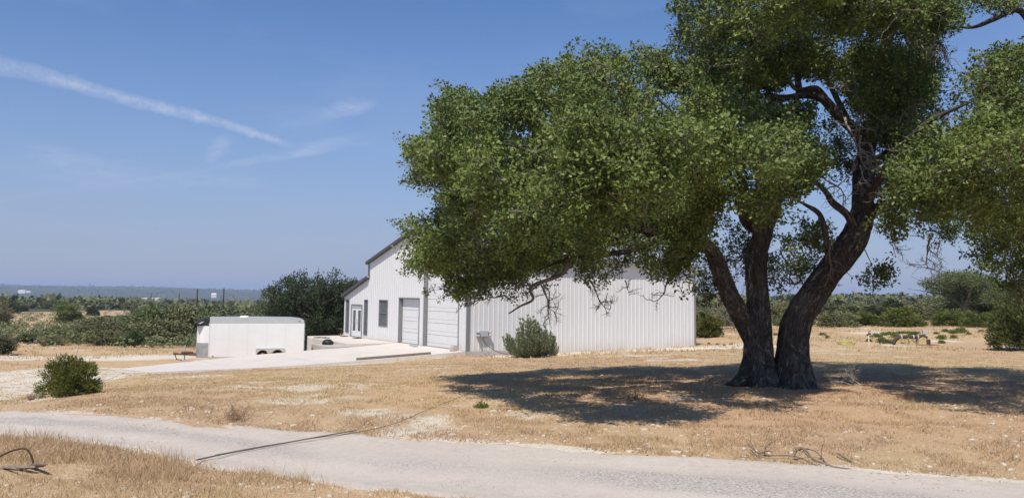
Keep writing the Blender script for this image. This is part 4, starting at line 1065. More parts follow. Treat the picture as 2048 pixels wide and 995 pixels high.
# bare dead wood: grey sprays in the crown and hanging tips below it
def dead_spray(p0, d0, L, r0, depth, out, rg):
    n_ = 6; p = np.array(p0, float); d = np.array(d0, float); d /= np.linalg.norm(d); pts = [p.copy()]
    for k in range(n_):
        d = d + rg.normal(size=3) * .28; d /= np.linalg.norm(d); p = p + d * L / n_; pts.append(p.copy())
    out.tube(pts, np.linspace(r0, r0 * .35, n_ + 1), 5 if r0 > .012 else 3, False)
    if depth > 0:
        for k in range(2, n_ + 1):
            for _ in range(1 + (rg.random() < .5)):
                dd = d * .6 + rg.normal(size=3) * .7
                dead_spray(pts[k], dd, L * rg.uniform(.3, .55), r0 * .5, depth - 1, out, rg)
rg2 = np.random.default_rng(5)
for (x, y, dd, dx, dz, L, r_) in ((1700, 130, -.3, .2, -1, 1.6, .035), (1745, 120, -.5, .0, -1, 1.9, .04), (1690, 235, -.6, .2, -.9, 1.1, .025), (1722, 270, -.6, .1, -1, 1.0, .03), (1740, 285, -.5, .3, -1, 1.1, .03), (1640, 350, -.4, .5, -.7, 1.1, .025),
                                   (1650, 380, -.3, .8, .3, .9, .02), (1660, 50, -.2, .3, .6, 1.2, .03), (1820, 60, -.5, .2, -.5, 1.2, .03), (1720, 330, -.6, 0, -1, .8, .022)):
    mb = MB(); p = at(x, y, OD + dd) - OAK0
    dead_spray(p, (dx, -.25, dz), L, r_, 2, mb, rg2); mb.build('dead_branch', M_DEAD, oak)
for (x, y, dd, dx, dz, L, r_) in ((1118, 540, -2.2, -.5, -.5, .9, .03), (1080, 565, -2.3, .25, -1, .75, .02), (1095, 575, -2.2, .5, -.9, .6, .015), (1180, 560, -1.8, .4, -.6, .8, .02), (1150, 545, -2, -.2, -.9, .6, .018), (1215, 585, -1.5, .1, -1, .4, .012), (1010, 590, -1.7, -.9, -.2, .7, .02), (975, 595, -1.6, -.9, -.25, .6, .018),
                                   (1340, 555, -1.0, -.6, -.9, .75, .022), (1385, 560, -.5, .15, -1, .5, .014), (1400, 540, 0, .6, -.4, .5, .014), (1860, 470, -.8, -.35, -1, .95, .024), (1880, 480, -.8, .3, -1, .6, .015), (1790, 470, -.3, -.3, -.8, .5, .014), (1660, 480, -.3, -.15, -1, .95, .03), (1560, 500, .8, .0, -1, 1.1, .02), (1600, 490, .8, .3, -1, 1.0, .018), (1530, 480, .7, -.3, -1, .8, .016), (2020, 520, -.5, .1, -1, .9, .03), (1720, 560, .1, .2, -1, .35, .01), (1470, 520, .4, -.2, -1, .6, .012), (1060, 570, -2.3, -.9, -.2, .45, .02), (1250, 560, -1.2, .4, -.9, .5, .014)):
    mb = MB(); p = at(x, y, OD + dd) - OAK0
    dead_spray(p, (dx, -.1, dz), L, r_, 2, mb, rg2); mb.build('dead_branch', M_TWIG if r_ > .019 else M_TWIG2, oak)
fr = MB(); rgf = np.random.default_rng(77)
for k in range(150):
    c_ = cl[int(rgf.integers(len(cl)))]
    dead_spray(c_, (rgf.normal() * .7, rgf.normal() * .7, -.5 + rgf.normal() * .4), rgf.uniform(.4, .9), .010, 1, fr, rgf)
tag(fr.build('bare_twigs', M_TWIG2, oak), kind='stuff')
mb = MB(); mb.tube(smooth_path([at(1140, 500, OD - 2.1) - OAK0, at(1128, 545, OD - 2.2) - OAK0, at(1063, 572, OD - 2.3) - OAK0, at(1066, 598, OD - 2.3) - OAK0, at(1040, 612, OD - 2.3) - OAK0, at(1017, 627, OD - 2.3) - OAK0], 5), np.linspace(.048, .014, 26), 7)
mb.build('dead_branch', M_TWIG, oak, smooth=True)

# ------------------------------------------------------------------ other trees and shrubs (templates)
def tree_meshes(h, wd, seed, mat, ncl=150, nl=40, ls=.16, cfrac=.75, lean=0.0, asp=.6, low=0.0):
    """spreading tree of height h, width wd: (trunk mesh, crown mesh)"""
    rg = np.random.default_rng(seed); c = []
    lob = []
    for k in range(int(7 + 5 * rg.random())):
        a_ = rg.uniform(0, 2 * math.pi); q = rg.uniform(0, .62) ** .7
        lob.append((q * wd / 2 * math.cos(a_), q * wd / 2 * math.sin(a_), h * (1 - cfrac / 2) + rg.uniform(-.22, .24) * h * cfrac * (1.1 - q), wd * rg.uniform(.16, .27), h * cfrac * rg.uniform(.16, .27)))
    if low:
        for k in range(9):
            a_ = k * .7 + rg.uniform(0, .5); q = rg.uniform(.2, .8); lob.append((q * wd / 2 * math.cos(a_), q * wd / 2 * math.sin(a_), h * rg.uniform(.12, .42), wd * rg.uniform(.12, .22), h * rg.uniform(.14, .24)))
    per = ncl // len(lob)
    for (x, y, z, r1, r2) in lob:
        d = rg.normal(size=(per, 3)); d /= np.linalg.norm(d, axis=1)[:, None]; k = rg.random(per) ** .3
        c.append(np.stack([x + d[:, 0] * r1 * k, y + d[:, 1] * r1 * k, z + d[:, 2] * r2 * k], -1))
    c = np.concatenate(c); c[:, 2] = np.clip(c[:, 2], h * .03, h)
    V, Fc, rv = leaf_quads(c, nl, rg.uniform(.05, .09, len(c)) * (wd + h) / 2, ls, asp, .75, .4, rg)
    crown = mesh_np('crown', V, Fc, False, {'rnd': ('POINT', rv)})
    mb = MB()
    r0 = max(.05, wd * .035)
    fork = np.array([lean * h * .1, 0, h * (1 - cfrac) * .9 + .05 * h])
    mb.tube([(0, 0, -.25), tuple(fork * .5 + rg.normal(size=3) * .03 * h * np.array([1, 1, 0])), tuple(fork)], [r0 * 1.25, r0, r0 * .85], 8, False)
    for (x, y, z, r1, r2) in lob:
        e = np.array([x, y, z]); m_ = fork + (e - fork) * .5 + np.array([0, 0, -.03 * h]) + rg.normal(size=3) * .03 * h
        mb.tube(smooth_path([fork, m_, e], 3), np.linspace(r0 * .6, r0 * .15, 7), 5, False)
        for _ in range(3):
            e2 = e + rg.normal(size=3) * np.array([r1, r1, r2]) * .8; mb.tube([m_, (m_ + e2) / 2 + rg.normal(size=3) * .02 * h, e2], [r0 * .25, r0 * .15, r0 * .07], 3, False)
    return mb.mesh('trunk', True), crown, mat
def juniper_meshes(h, wd, seed, mat, plumes=34, ls=.11, dens=70, spread=.55, asp=.34, tip=1.0, fall=.55):
    """bushy evergreen of upright feathery plumes"""
    rg = np.random.default_rng(seed); parts = []; mb = MB()
    for k in range(plumes):
        a_ = rg.uniform(0, 2 * math.pi); q = math.sqrt(rg.random()) if k > 3 else .15
        base = np.array([.12 * wd * q * math.cos(a_), .12 * wd * q * math.sin(a_), 0.0])
        lo_ = .68 + .5 * float(vnoise(math.cos(a_) * 1.6 + 9, math.sin(a_) * 1.6 + 9, 0, seed))
        hh = h * (1 - fall * q ** 1.8) * rg.uniform(.78, 1.08) * (lo_ if q > .3 else 1); q = q * (.6 + .5 * lo_)
        tipp = np.array([wd / 2 * q * math.cos(a_) * rg.uniform(.8, 1.1), wd / 2 * q * math.sin(a_) * rg.uniform(.8, 1.1), hh])
        mid = base + (tipp - base) * .5 + np.array([wd * .10 * q * math.cos(a_), wd * .10 * q * math.sin(a_), -.06 * h])
        n_ = 9; path = smooth_path([base, mid, tipp], 4)
        mb.tube(path, np.linspace(.022, .006, len(path)) * (.5 + h * .45), 4, False)
        t_ = np.linspace(.15, 1, n_); P = np.stack([np.interp(t_ * (len(path) - 1), np.arange(len(path)), path[:, i]) for i in range(3)], -1)
        dr = np.gradient(P, axis=0); dr /= np.linalg.norm(dr, axis=1)[:, None]; dr[:, 2] += .25
        rad_ = (.16 * (1 - .75 * t_ ** 2 * tip) + .03) * (wd * .5 + h * .5) * spread
        V, Fc, rv = leaf_quads(P, dens // n_ * 4, rad_, ls * (.5 + .5 * h), asp, 1.0, .2, rg, dr)
        parts.append((V, Fc, rv))
    V, Fc, rv = join(parts); V[:, 2] = np.maximum(V[:, 2], -.05)
    return mb.mesh('stem', False), mesh_np('foliage', V, Fc, False, {'rnd': ('POINT', rv)}), mat
def bush_meshes(h, wd, seed, mat, lobes=11, per=26, nl=26, ls=.085, cr=.085, asp=.30):
    """lopsided evergreen bush: uneven lobes of short sprays that point up and outward"""
    rg = np.random.default_rng(seed); pts, al = [], []; mb = MB(); lob = []
    for k in range(lobes):
        a_ = k * 2.4 + rg.uniform(-.5, .5); q = rg.uniform(.08, .66); z = h * rg.uniform(.16, .70) * (1 - .25 * q)
        r1 = wd * rg.uniform(.13, .24); r2 = h * rg.uniform(.15, .28); lob.append((q * wd / 2 * math.cos(a_), q * wd / 2 * math.sin(a_), z, r1, r2))
    for k in range(5):
        a_ = k * 1.26 + rg.uniform(0, 1); lob.append((.32 * wd * math.cos(a_), .32 * wd * math.sin(a_), h * .16, wd * rg.uniform(.12, .18), h * .14))
    for (x, y, z, r1, r2) in lob:
        d = rg.normal(size=(per, 3)); d /= np.linalg.norm(d, axis=1)[:, None]; k_ = rg.random((per, 1)) ** .35
        p = np.array([x, y, z]) + d * k_ * np.array([r1, r1, r2]); pts.append(p)
        o_ = p - np.array([0, 0, -.15 * h]); o_ /= np.linalg.norm(o_, axis=1)[:, None]; al.append(o_ * .9 + d * .5 + np.array([0, 0, .35]))
        mid = np.array([x * .4, y * .4, z * .45]) + rg.normal(size=3) * .03 * wd
        mb.tube(smooth_path([(x * .05, y * .05, -.1), mid, (x, y, z)], 3), np.linspace(.022, .008, 7) * (.5 + .4 * h), 4, False)
        for _ in range(4): mb.tube([mid, (x, y, z) + rg.normal(size=3) * np.array([r1, r1, r2])], [.008 * (.5 + .4 * h), .003], 3, False)
    P = np.concatenate(pts); A = np.concatenate(al); ok = P[:, 2] > h * .03; P, A = P[ok], A[ok]; A /= np.linalg.norm(A, axis=1)[:, None]
    V, Fc, rv = leaf_quads(P, nl, cr * (wd + h) / 2 * rg.uniform(.6, 1.3, len(P)), ls * (.45 + .5 * h), asp, .9, .3, rg, A)
    V[:, 2] = np.maximum(V[:, 2], -.05)
    return mb.mesh('stem', False), mesh_np('foliage', V, Fc, False, {'rnd': ('POINT', rv)}), mat
def plant(name, mm, loc, rz=0.0, sc=(1, 1, 1), label='', cat='tree', group=None, names=('trunk', 'crown'), twig=None):
    o = empty(name, loc, rz); o.scale = sc
    tag(o, label, cat, group)
    link(names[0], mm[0], twig or M_TWIG, o); c_ = link(names[1], mm[1], mm[2], o); c_['kind'] = 'stuff'
    return o

# oak behind the trailer
def ptree(name, mm, hw, x, ybase, ytop, D, wpx, label, cat='tree', group=None, rz=0.0, z=None, names=('trunk', 'crown'), twig=None):
    """stand a template of nominal height and width hw at photo column x so that it reaches ytop and is wpx wide"""
    a_ = at(x, 600, D); zz = gz(a_[0], D) if z is None else z
    tz = at(x, ytop, D)[2]; h = tz - zz; wd = wpx * D / F_PX
    return plant(name, mm, (a_[0], D, zz - .03), rz, (wd / hw[1], wd / hw[1], h / hw[0]), label, cat, group, names, twig)
T_OAK1 = tree_meshes(6, 9, 101, M_OAKFAR, 620, 70, .16, .86, low=1)
T_OAK2 = tree_meshes(5, 6, 102, M_OAKFAR, 260, 60, .16, .85)
T_PALE = tree_meshes(6, 9, 103, M_PALE, 360, 60, .16, .80)
T_SC = [tree_meshes(3.6, 4.6, 110 + k, M_SCRUB, 230, 34, .19, .92, low=1) for k in range(4)]
T_SCJ = [tree_meshes(3.6, 4.0, 120 + k, (M_SCRUB, M_JUNI, M_OAKFAR)[k], 230, 34, .18, .95, low=1) for k in range(3)]
T_BU = [bush_meshes(3.6, 4.4, 140 + k, (M_SCRUB, M_OAKFAR, M_JUNI)[k], 13, 26, 24, .11, .075, .5) for k in range(3)]
T_SCG = [tree_meshes(3.6, 4.0, 125 + k, M_PALE, 200, 32, .18, .93, low=1) for k in range(2)]
ptree('oak_tree', T_OAK1, (6, 9), 640, 0, 524, 72, 190, 'dark rounded oak behind the trailer and left of the workshop')
ptree('oak_tree', T_OAK2, (5, 6), 560, 0, 556, 78, 95, 'lower oak behind the middle of the trailer, left flank of the bigger oak', rz=1.0)
ptree('oak_tree', T_OAK2, (5, 6), 708, 0, 534, 78, 75, 'oak rising right behind the low eave of the workshop lean-to', rz=2.2)
# shrub before the side wall
J1 = juniper_meshes(2.15, 2.9, 201, M_JUNI2, 90, .10, 50, .32, .22, 1.0, .5)
s1 = gpt(1062, 714)
plant('juniper_bush', J1, (s1[0], s1[1], s1[2] - .02), .4, (1.0, 1.0, .93), 'grey-green feathery juniper standing against the white side wall', 'bush', None, ('stem', 'foliage'))
J1b = juniper_meshes(1.15, .75, 202, M_JUNI2, 16, .09, 46, .34, .22)
s2 = gpt(1103, 711)
plant('juniper_bush', J1b, (s2[0], s2[1], s2[2] - .02), .0, (1, 1, 1.0), 'small slim juniper shoot at the right side of the bush by the white wall', 'bush', None, ('stem', 'foliage'))
# bush on the bank beside the drive
J2 = bush_meshes(1.08, 1.5, 207, M_JUNI, 13, 34, 34, .068, .085, .30)
s3 = gpt(140, 789)
plant('juniper_bush', J2, (s3[0], s3[1], s3[2] - .03), .3, (.86, .86, .88), 'dense dark green juniper alone on the bank beside the gravel drive', 'bush', None, ('stem', 'foliage'))
# juniper at the right edge, and the row of junipers behind the field
J3 = bush_meshes(3.1, 4.6, 204, M_JUNI, 18, 46, 36, .075, .07, .32)
ptree('juniper_tree', J3, (3, 4.2), 2060, 0, 570, 44, 160, 'large dark juniper at the right side of the field beyond the pump', 'tree', names=('stem', 'foliage'))
J4 = [bush_meshes(2.3, 3.1, 210 + k, (M_JUNI, M_JUNI, M_SCRUB)[k], 12, 32, 30, .10, .08, .4) for k in range(3)]
for k, (x, yt, D, wp, lab) in enumerate((
    (1412, 622, 66, 62, 'round grey-green juniper just right of the workshop corner'),
    (1675, 614, 80, 78, 'rounded juniper right of the oak trunks, first in the row behind the field'),
    (1742, 618, 82, 66, 'light green juniper between two others behind the green tufts'),
    (1808, 608, 79, 74, 'dark green juniper directly behind the yellow pump'),
    (1590, 606, 84, 85, 'bushy juniper seen between the two oak trunks'),
    (1900, 612, 80, 70, 'juniper below the pale crowned tree behind the field'),
    (1948, 618, 76, 60, 'low juniper beside the large juniper behind the field'),
    (1455, 612, 88, 60, 'juniper behind the left oak stem'))):
    ptree('juniper_shrub', J4[(k * 2) % 3], (2.2, 2.8), x, 0, yt, D, wp, lab, 'shrub', None, k * 1.3, None, ('stem', 'foliage'))
ptree('mesquite_tree', T_PALE, (6, 9), 1930, 0, 530, 96, 215, 'broad pale green tree rising above the others right of the pump')
ptree('mesquite_tree', T_PALE, (6, 9), 2040, 0, 548, 90, 130, 'pale green tree behind the large juniper', rz=2.0)
# bare little tree behind the fork
bt = empty('bare_tree', (at(1468, 640, 74)[0], 74, gz(at(1468, 640, 74)[0], 74))); tag(bt, 'bare grey thorny tree seen through the fork of the oak', 'tree')
mb = MB(); rg3 = np.random.default_rng(9)
for k in range(7): dead_spray((0, 0, 0.2), (rg3.normal() * .35, rg3.normal() * .3, 1), 2.9, .05, 2, mb, rg3)
mb.build('trunk', M_TWIG2, bt)
# tree belt behind the field on the right, each a tree
rg4 = np.random.default_rng(21)
grpR = 'trees of the belt behind the right-hand field'
for k in range(34):
    x = 1395 + k * 21 + rg4.uniform(-12, 12); D = rg4.uniform(98, 170)
    yt = {0: 600, 1: 596}.get(k % 2) + rg4.uniform(-5, 7)
    if 1850 < x: yt -= 6
    tt = (T_SC + T_BU)[int(rg4.integers(7))]
    wh_ = 'between workshop corner and oak' if x < 1470 else 'seen through the oak fork' if x < 1610 else 'just right of the oak trunk' if x < 1690 else 'behind the first green tufts' if x < 1760 else 'above the yellow pump' if x < 1850 else 'below the broad pale tree' if x < 1960 else 'behind the large dark juniper'
    ptree('scrub_tree', tt, (3.6, 4.4), x, 0, yt, D, rg4.uniform(45, 80) * (1.3 if D < 120 else 1), '%s scrub tree %s in the belt, %s' % ('taller' if yt < 596 else 'lower', 'near' if D < 120 else 'midway' if D < 145 else 'far back', wh_), 'tree', grpR, rg4.uniform(0, 6))
def where_left(x):
    for lim, t in ((30, 'at the far left'), (75, 'below the long white barn'), (110, 'above the far left juniper'), (160, 'above the lone juniper'), (215, 'right of the lone juniper top'), (260, 'below the small pale sheds'), (305, 'beneath the first utility pole'), (345, 'beneath the thin pole'), (385, 'just left of the trailer'), (420, 'behind the trailer nose'), (460, 'below the small white house'), (520, 'behind the trailer roof vent'), (580, 'behind the trailer rear'), (2000, 'behind the lean-to oak')):
        if x < lim: return t
# valley scrub left of the workshop
rg5 = np.random.default_rng(33)
grpL = 'scrub trees on the slope below the field'
bare_px = [(-60, 622), (40, 622), (130, 616), (190, 606), (285, 604), (300, 622), (200, 640), (150, 660), (90, 670), (-60, 670)]
placed = 0
front = [(4, 657, 56, 90, 'dark green juniper at the far left beside the dry field', 'j'), (222, 648, 74, 90, 'bushy green tree at the edge of the dry field behind the lone juniper', 's'), (270, 652, 72, 62, 'rounded grey-green tree behind the lone juniper', 'j'),
         (165, 662, 78, 70, 'pale green shrub above the lone juniper', 'g'), (330, 628, 80, 110, 'broad grey-green tree just left of the trailer', 's'), (375, 615, 86, 90, 'dark green tree behind the front of the trailer', 's'),
         (60, 660, 76, 70, 'light green shrub right of the far left juniper', 'g'), (110, 668, 72, 56, 'low olive shrub at the edge of the dry field', 's'), (440, 610, 92, 100, 'grey-green tree behind the black nose of the trailer', 's'), (500, 606, 95, 90, 'dark scrub tree beyond the roof vent of the trailer', 'j')]
for k, (x, yt, D, wp, lab, kd) in enumerate(front):
    tt = {'j': T_SCJ, 's': T_SC, 'g': T_SCG}[kd]; ptree('scrub_tree', tt[k % len(tt)], (3.6, 4.2), x, 0, yt, D, wp, lab, 'tree', None, k * 1.1)
k = 0
while placed < 215 and k < 4000:
    k += 1
    D = float(np.exp(rg5.uniform(math.log(85), math.log(420)))); x = rg5.uniform(-40, 700)
    X = (x - 1024) / F_PX * D; zz = gz(X, D)
    # photo pixel of its foot
    v = np.array([X, D, zz]) - EYE; zc = v @ _fw; fx, fy = 1024 + F_PX * (v @ _rt) / zc, PP_Y - F_PX * (v @ _up) / zc
    if in_poly(np.array([fx]), np.array([fy]), bare_px)[0] and rg5.random() > .42: continue
    if fx > 560 and D < 110: continue
    h = rg5.uniform(2.2, 4.4) * (1 if D < 150 else 1.15); wd = h * rg5.uniform(1.2, 2.0)
    if x < 300:
        lim = 656 if x < 110 else 648 if x < 200 else 628
        if fy > lim: h = min(h, (fy - lim) * D / F_PX)
        elif fy > 604 and rg5.random() < .45: continue
        if h < 1.3: continue
        wd = min(wd, h * 2.2)
    ki = int(rg5.integers(12)); tt = (T_SC + T_BU + T_SC[:1] + T_SCJ + T_SCG[:1])[ki]
    look = ('grey-green ' if ki < 9 else 'dark green ' if ki < 11 else 'pale green ') + ('low ' if h < 2.8 else 'tall ' if h > 3.7 else 'rounded ') + ('wide ' if wd / h > 1.5 else '') + 'scrub tree'
    dep_ = 'near upslope' if D < 115 else 'mid slope' if D < 180 else 'down slope' if D < 280 else 'on valley floor'
    plant('scrub_tree', tt, (X, D, zz - .1), rg5.uniform(0, 6), (wd / 4.4, wd / 4.4, h / 3.6), look + ' ' + dep_ + ' ' + where_left(x), 'tree', grpL)
    placed += 1
# low undergrowth between them
rgu = np.random.default_rng(45); N = 4300
D = np.exp(rgu.uniform(math.log(70), math.log(400), N)); x = rgu.uniform(-60, 720, N); X = (x - 1024) / F_PX * D; Z = ground_z(X, D)
v_ = np.stack([X, D, Z], -1) - EYE; zc = v_ @ _fw; fx, fy = 1024 + F_PX * (v_ @ _rt) / zc, PP_Y - F_PX * (v_ @ _up) / zc
ok = ~(in_poly(fx, fy, bare_px) & (fbm(X / 14, D / 20, 0, 3, 47) < .53)) & ~((fx < 300) & (D < 130) & (rgu.random(N) < .5)) & ~((D < 84) & (fbm(X / 6, D / 6, 0, 3, 46) < .52)) & ((D > 110) | (fx < 560))
cu = np.stack([X, D, Z], -1)[ok]; cu[:, 2] += rgu.uniform(.1, .7, len(cu)); ru = rgu.uniform(.4, 1.1, len(cu))
V, Fc, rv = leaf_quads(cu, 30, ru, .26, .7, .6, .5, rgu)
tag(link('undergrowth', mesh_np('undergrowth', V, Fc, False, {'rnd': ('POINT', rv)}), M_SCRUB), 'low grey-green undergrowth between the scrub trees of the slope', 'undergrowth', None, 'stuff')
# far woods: nobody could count them
rg6 = np.random.default_rng(44); N = 10000
D = np.exp(rg6.uniform(math.log(380), math.log(6500), N)); u = rg6.uniform(-.66, .66, N); X = u * D; Z = ground_z(X, D)
ok = ~((rg6.random(N) < .12)); D, X, Z = D[ok], X[ok], Z[ok]
hs = rg6.uniform(2.5, 5.0, len(D)) * (1 - .45 * np.clip((D - 1500) / 2500, 0, 1.0)); ws = hs * rg6.uniform(.8, 1.8, len(D)) * (1 + D / 2000)
cc = np.stack([X, D, Z], -1); parts = []
parts = []
for lo_, hi_, nq, q_ in ((380, 900, 90, .30), (900, 2200, 34, .42), (2200, 7000, 14, .75)):
    sel = (D >= lo_) & (D < hi_); n_ = int(sel.sum())
    dd = rg6.normal(size=(n_, nq, 3)); dd /= np.linalg.norm(dd, axis=-1)[..., None]; dd[..., 2] = np.abs(dd[..., 2])
    Pc = cc[sel][:, None] + dd * np.stack([ws[sel], ws[sel] * .8, hs[sel]], -1)[:, None] * rg6.uniform(.55, 1, (n_, nq, 1))
    V, Fc, rv = leaf_quads(Pc.reshape(-1, 3), 1, .1, 1.0, .9, 1, .5, rg6)
    V = V.reshape(-1, 4, 3); ctr = Pc.reshape(-1, 1, 3); V = (ctr + (V - ctr) * np.repeat(ws[sel] * q_, nq)[:, None, None]).reshape(-1, 3)
    parts.append((V, Fc, rv))
V, Fc, rv = join(parts)
V[:, 2] = np.maximum(V[:, 2], -60)
tag(link('far_woods', mesh_np('far_woods', V, Fc, False, {'rnd': ('POINT', rv)}), M_SCRUB), 'dark scrub woods covering the far valley and ridge', 'woods', None, 'stuff')

# ------------------------------------------------------------------ far buildings and poles
def far_house(name, x, ytop, ybot, wpx, D, mat, roofm, label, cat='building', rz=.1, pitch=.25):
    p = at(x, ybot, D); wd = wpx * D / F_PX; h = (ybot - ytop) * D / F_PX; dp = wd * .5
    o = empty(name, p, rz); tag(o, label, cat)
    w_ = MB().box(-wd / 2, wd / 2, 0, dp, -h, h * .62).build('wall', mat, o)
    n_ = 2
    for k in range(n_): MB().box(-.04 * wd / n_, .09 * wd / n_, -.12, 0.02, h * .18, h * .36).build('window', M_GLASS, o, loc=(-wd / 2 + (k + .5) * wd / n_, 0, 0))
    MB().prism([(-.03 * dp, h * .60), (dp / 2, h), (dp * 1.03, h * .60), (dp * 1.03, h * .57), (-.03 * dp, h * .57)], -wd / 2 * 1.04, wd / 2 * 1.04, 'x').build('roof', roofm, o)
    return o
far_house('white_barn', 43, 579.6, 582.8, 13, 2600, M_WHITE, M_WHITE, 'long white building far off on the valley ridge')
far_house('white_shed', 56, 581, 582.9, 9, 2600, M_WHITE, M_CONC, 'low white shed beside the long white building on the ridge')
far_house('white_house', 428, 586, 590.5, 9, 700, M_WHITE, M_WHITE, 'small white house among trees between two utility poles', rz=.5)
far_house('pale_shed', 283, 595.5, 598.5, 20, 900, M_CONC, M_WHITE, 'long pale low shed in the valley left of the first pole')
far_house('pale_shed', 312, 595, 598, 18, 950, M_CONC, M_CONC, 'pale low shed in the valley just right of the first pole')
far_house('pale_shed', 228, 595.8, 598, 7, 1000, M_CONC, M_WHITE, 'tiny pale shed in the valley, middle of the left part')
far_house('pale_shed', 196, 595.5, 597.5, 7, 1000, M_CONC, M_WHITE, 'tiny pale shed in the valley, farther left than the others')
for x, yt, yb, D, lab in ((302, 585, 604, 420, 'dark utility pole in the valley near the pale sheds'), (358, 585, 604, 440, 'thin utility pole between the sheds and the trailer'), (394, 577, 610, 240, 'tall dark utility pole left of the small white house'), (447, 576, 610, 240, 'tall dark utility pole right of the small white house')):
    p = at(x, 600, D); zt = at(x, yt, D)[2]; zg = min(gz(p[0], D), at(x, yb, D)[2])
    o = empty('utility_pole', (p[0], D, zg)); tag(o, lab, 'pole', 'utility poles in the valley')
    h = zt - zg; MB().tube([(0, 0, -.5), (0, 0, h)], [.24, .17], 8).build('pole', M_POLE, o)
for x, yt, D, lab in ((1803, 582, 300, 'thin far pole above the tree belt right of the oak'), (1829, 585, 420, 'thinnest far pole above the tree belt beside the pale tree')):
    p = at(x, 600, D); zt = at(x, yt, D)[2]; zg = gz(p[0], D)
    o = empty('utility_pole', (p[0], D, zg)); tag(o, lab, 'pole'); h = zt - zg
    MB().tube([(0, 0, -.5), (0, 0, h)], [.15, .10], 8).build('pole', M_POLE, o)
    MB().box(-.9, .9, -.06, .06, h - .6, h - .45).build('crossarm', M_POLE, o)

# ------------------------------------------------------------------ pump rig, standpipe, hose on the right-hand field
PD = 51.0
def pp(x, y, D=PD): return at(x, y, D)
gp = pp(1830, 692); zb = gz(gp[0], PD)
pump = empty('pump_rig', (gp[0], PD, zb)); O_ = np.array([gp[0], PD, zb])
tag(pump, 'yellow water pump rig with a thick brown hose on a concrete pad in the field', 'pump')
sc_ = PD / F_PX
def L(x, y, dd=0): 
    q = at(x, y, PD + dd) - O_; return q
dz = zb - at(1830, 692, PD)[2]
def Lz(x, y, dd=0):
    q = L(x, y, dd); q[2] += -L(1830, 692)[2]; return q
MB().tube(smooth_path([Lz(1786, 690), Lz(1790, 682), Lz(1798, 676), Lz(1812, 675), Lz(1830, 675.5), Lz(1845, 674), Lz(1853, 678)], 5), .115, 10).build('hose', M_BROWNPIPE, pump, smooth=True)
for x in (1802, 1826, 1835): MB().tube([Lz(x - 1, 675.3), Lz(x + 1.5, 675.3)], .125, 12).build('clamp', M_GREYBOX, pump)
b0 = Lz(1834, 692); MB().prism([(b0[0], 0), (b0[0] + .45, 0), (b0[0] + .45, .42), (b0[0] + .3, .50), (b0[0] + .05, .36)], -.25, .25, 'y').build('housing', M_YELLOW, pump, bevel=.02)
b1 = Lz(1849, 692); MB().box(b1[0], b1[0] + .28, -.2, .2, 0, .36).build('motor', M_BROWNPIPE, pump, bevel=.03)
MB().lathe([(.1, 0), (.1, .06), (.05, .09), (.001, .1)], 12, (b1[0] + .1, 0, .36)).build('cap', M_WHITE, pump, smooth=True)
c0_ = Lz(1849, 664); MB().box(c0_[0] - .11, c0_[0] + .11, -.08, .08, c0_[2] - .16, c0_[2] + .08).build('gauge_box', M_GREYBOX, pump, bevel=.01)
MB().tube([c0_ - np.array([0, 0, .16]), np.array([c0_[0], 0, .34])], .05, 8).build('riser', M_GREYBOX, pump)
for (xa, ya, xb, yb) in ((1792, 691, 1812, 686), (1800, 679, 1806, 691), (1816, 677, 1820, 691), (1822, 680, 1833, 687), (1795, 690, 1834, 690), (1800, 683, 1818, 691)):
    MB().tube([Lz(xa, ya, -.1), Lz(xb, yb, .1)], .045, 6).build('frame_bar', M_YELLOW, pump)
MB().tube([Lz(1812, 680), Lz(1814, 690)], .10, 8).build('valve', M_YELLOW, pump)
MB().box(-.2, 1.0, -.3, .3, -.02, .05).build('skid', M_RUST, pump, loc=(.3, 0, 0))
pd_ = bl(0, 0); px0 = at(1760, 690, PD)
tag(MB().box(0, 3.9, -.7, .6, -.15, .03).build('concrete_pad', M_CONC, None, bevel=.02, loc=(at(1762, 690, PD)[0], PD, zb - .02)), 'flat pale concrete pad under the yellow pump', 'pad')
sp = pp(1738, 695, 52); zs = gz(sp[0], 52)
stp = empty('water_standpipe', (sp[0], 52, zs)); tag(stp, 'thin white standpipe with a dark tap left of the pump', 'standpipe')
MB().tube([(0, 0, -.1), (0, 0, .55)], .03, 8).build('pipe', M_WHITE, stp)
MB().tube([(-.12, 0, .55), (0, 0, .62), (.12, 0, .66)], .05, 8).tube([(.0, 0, .6), (.02, 0, .78), (.14, 0, .8)], .025, 6).build('tap', M_DARK, stp)
vp = pp(1760, 690, 51.5); zs = gz(vp[0], 51.5)
vv = empty('yard_valve', (vp[0], 51.5, zs)); tag(vv, 'small dark valve post between the standpipe and the pump', 'valve')
MB().tube([(0, 0, -.1), (0, 0, .28)], .035, 8).build('post', M_DARK, vv); MB().tube([(-.08, 0, .30), (.08, 0, .30)], .03, 8).build('handle', M_DARK, vv)
hp = pp(1692, 692, 51.5); hz_ = gz(hp[0], 51.5); mb = MB(); th = np.linspace(0, 2 * math.pi * 4, 70)
mb.tube(np.stack([np.cos(th) * (.5 + .05 * np.sin(th * 1.7)), np.sin(th) * .4, .04 + .012 * th / 2 + .04 * np.sin(th * 2.3)], -1), .022, 5)
tag(mb.build('garden_hose', M_HOSEY, None, loc=(hp[0], 51.5, hz_)), 'coil of yellow hose on the dry ground left of the standpipe', 'hose')

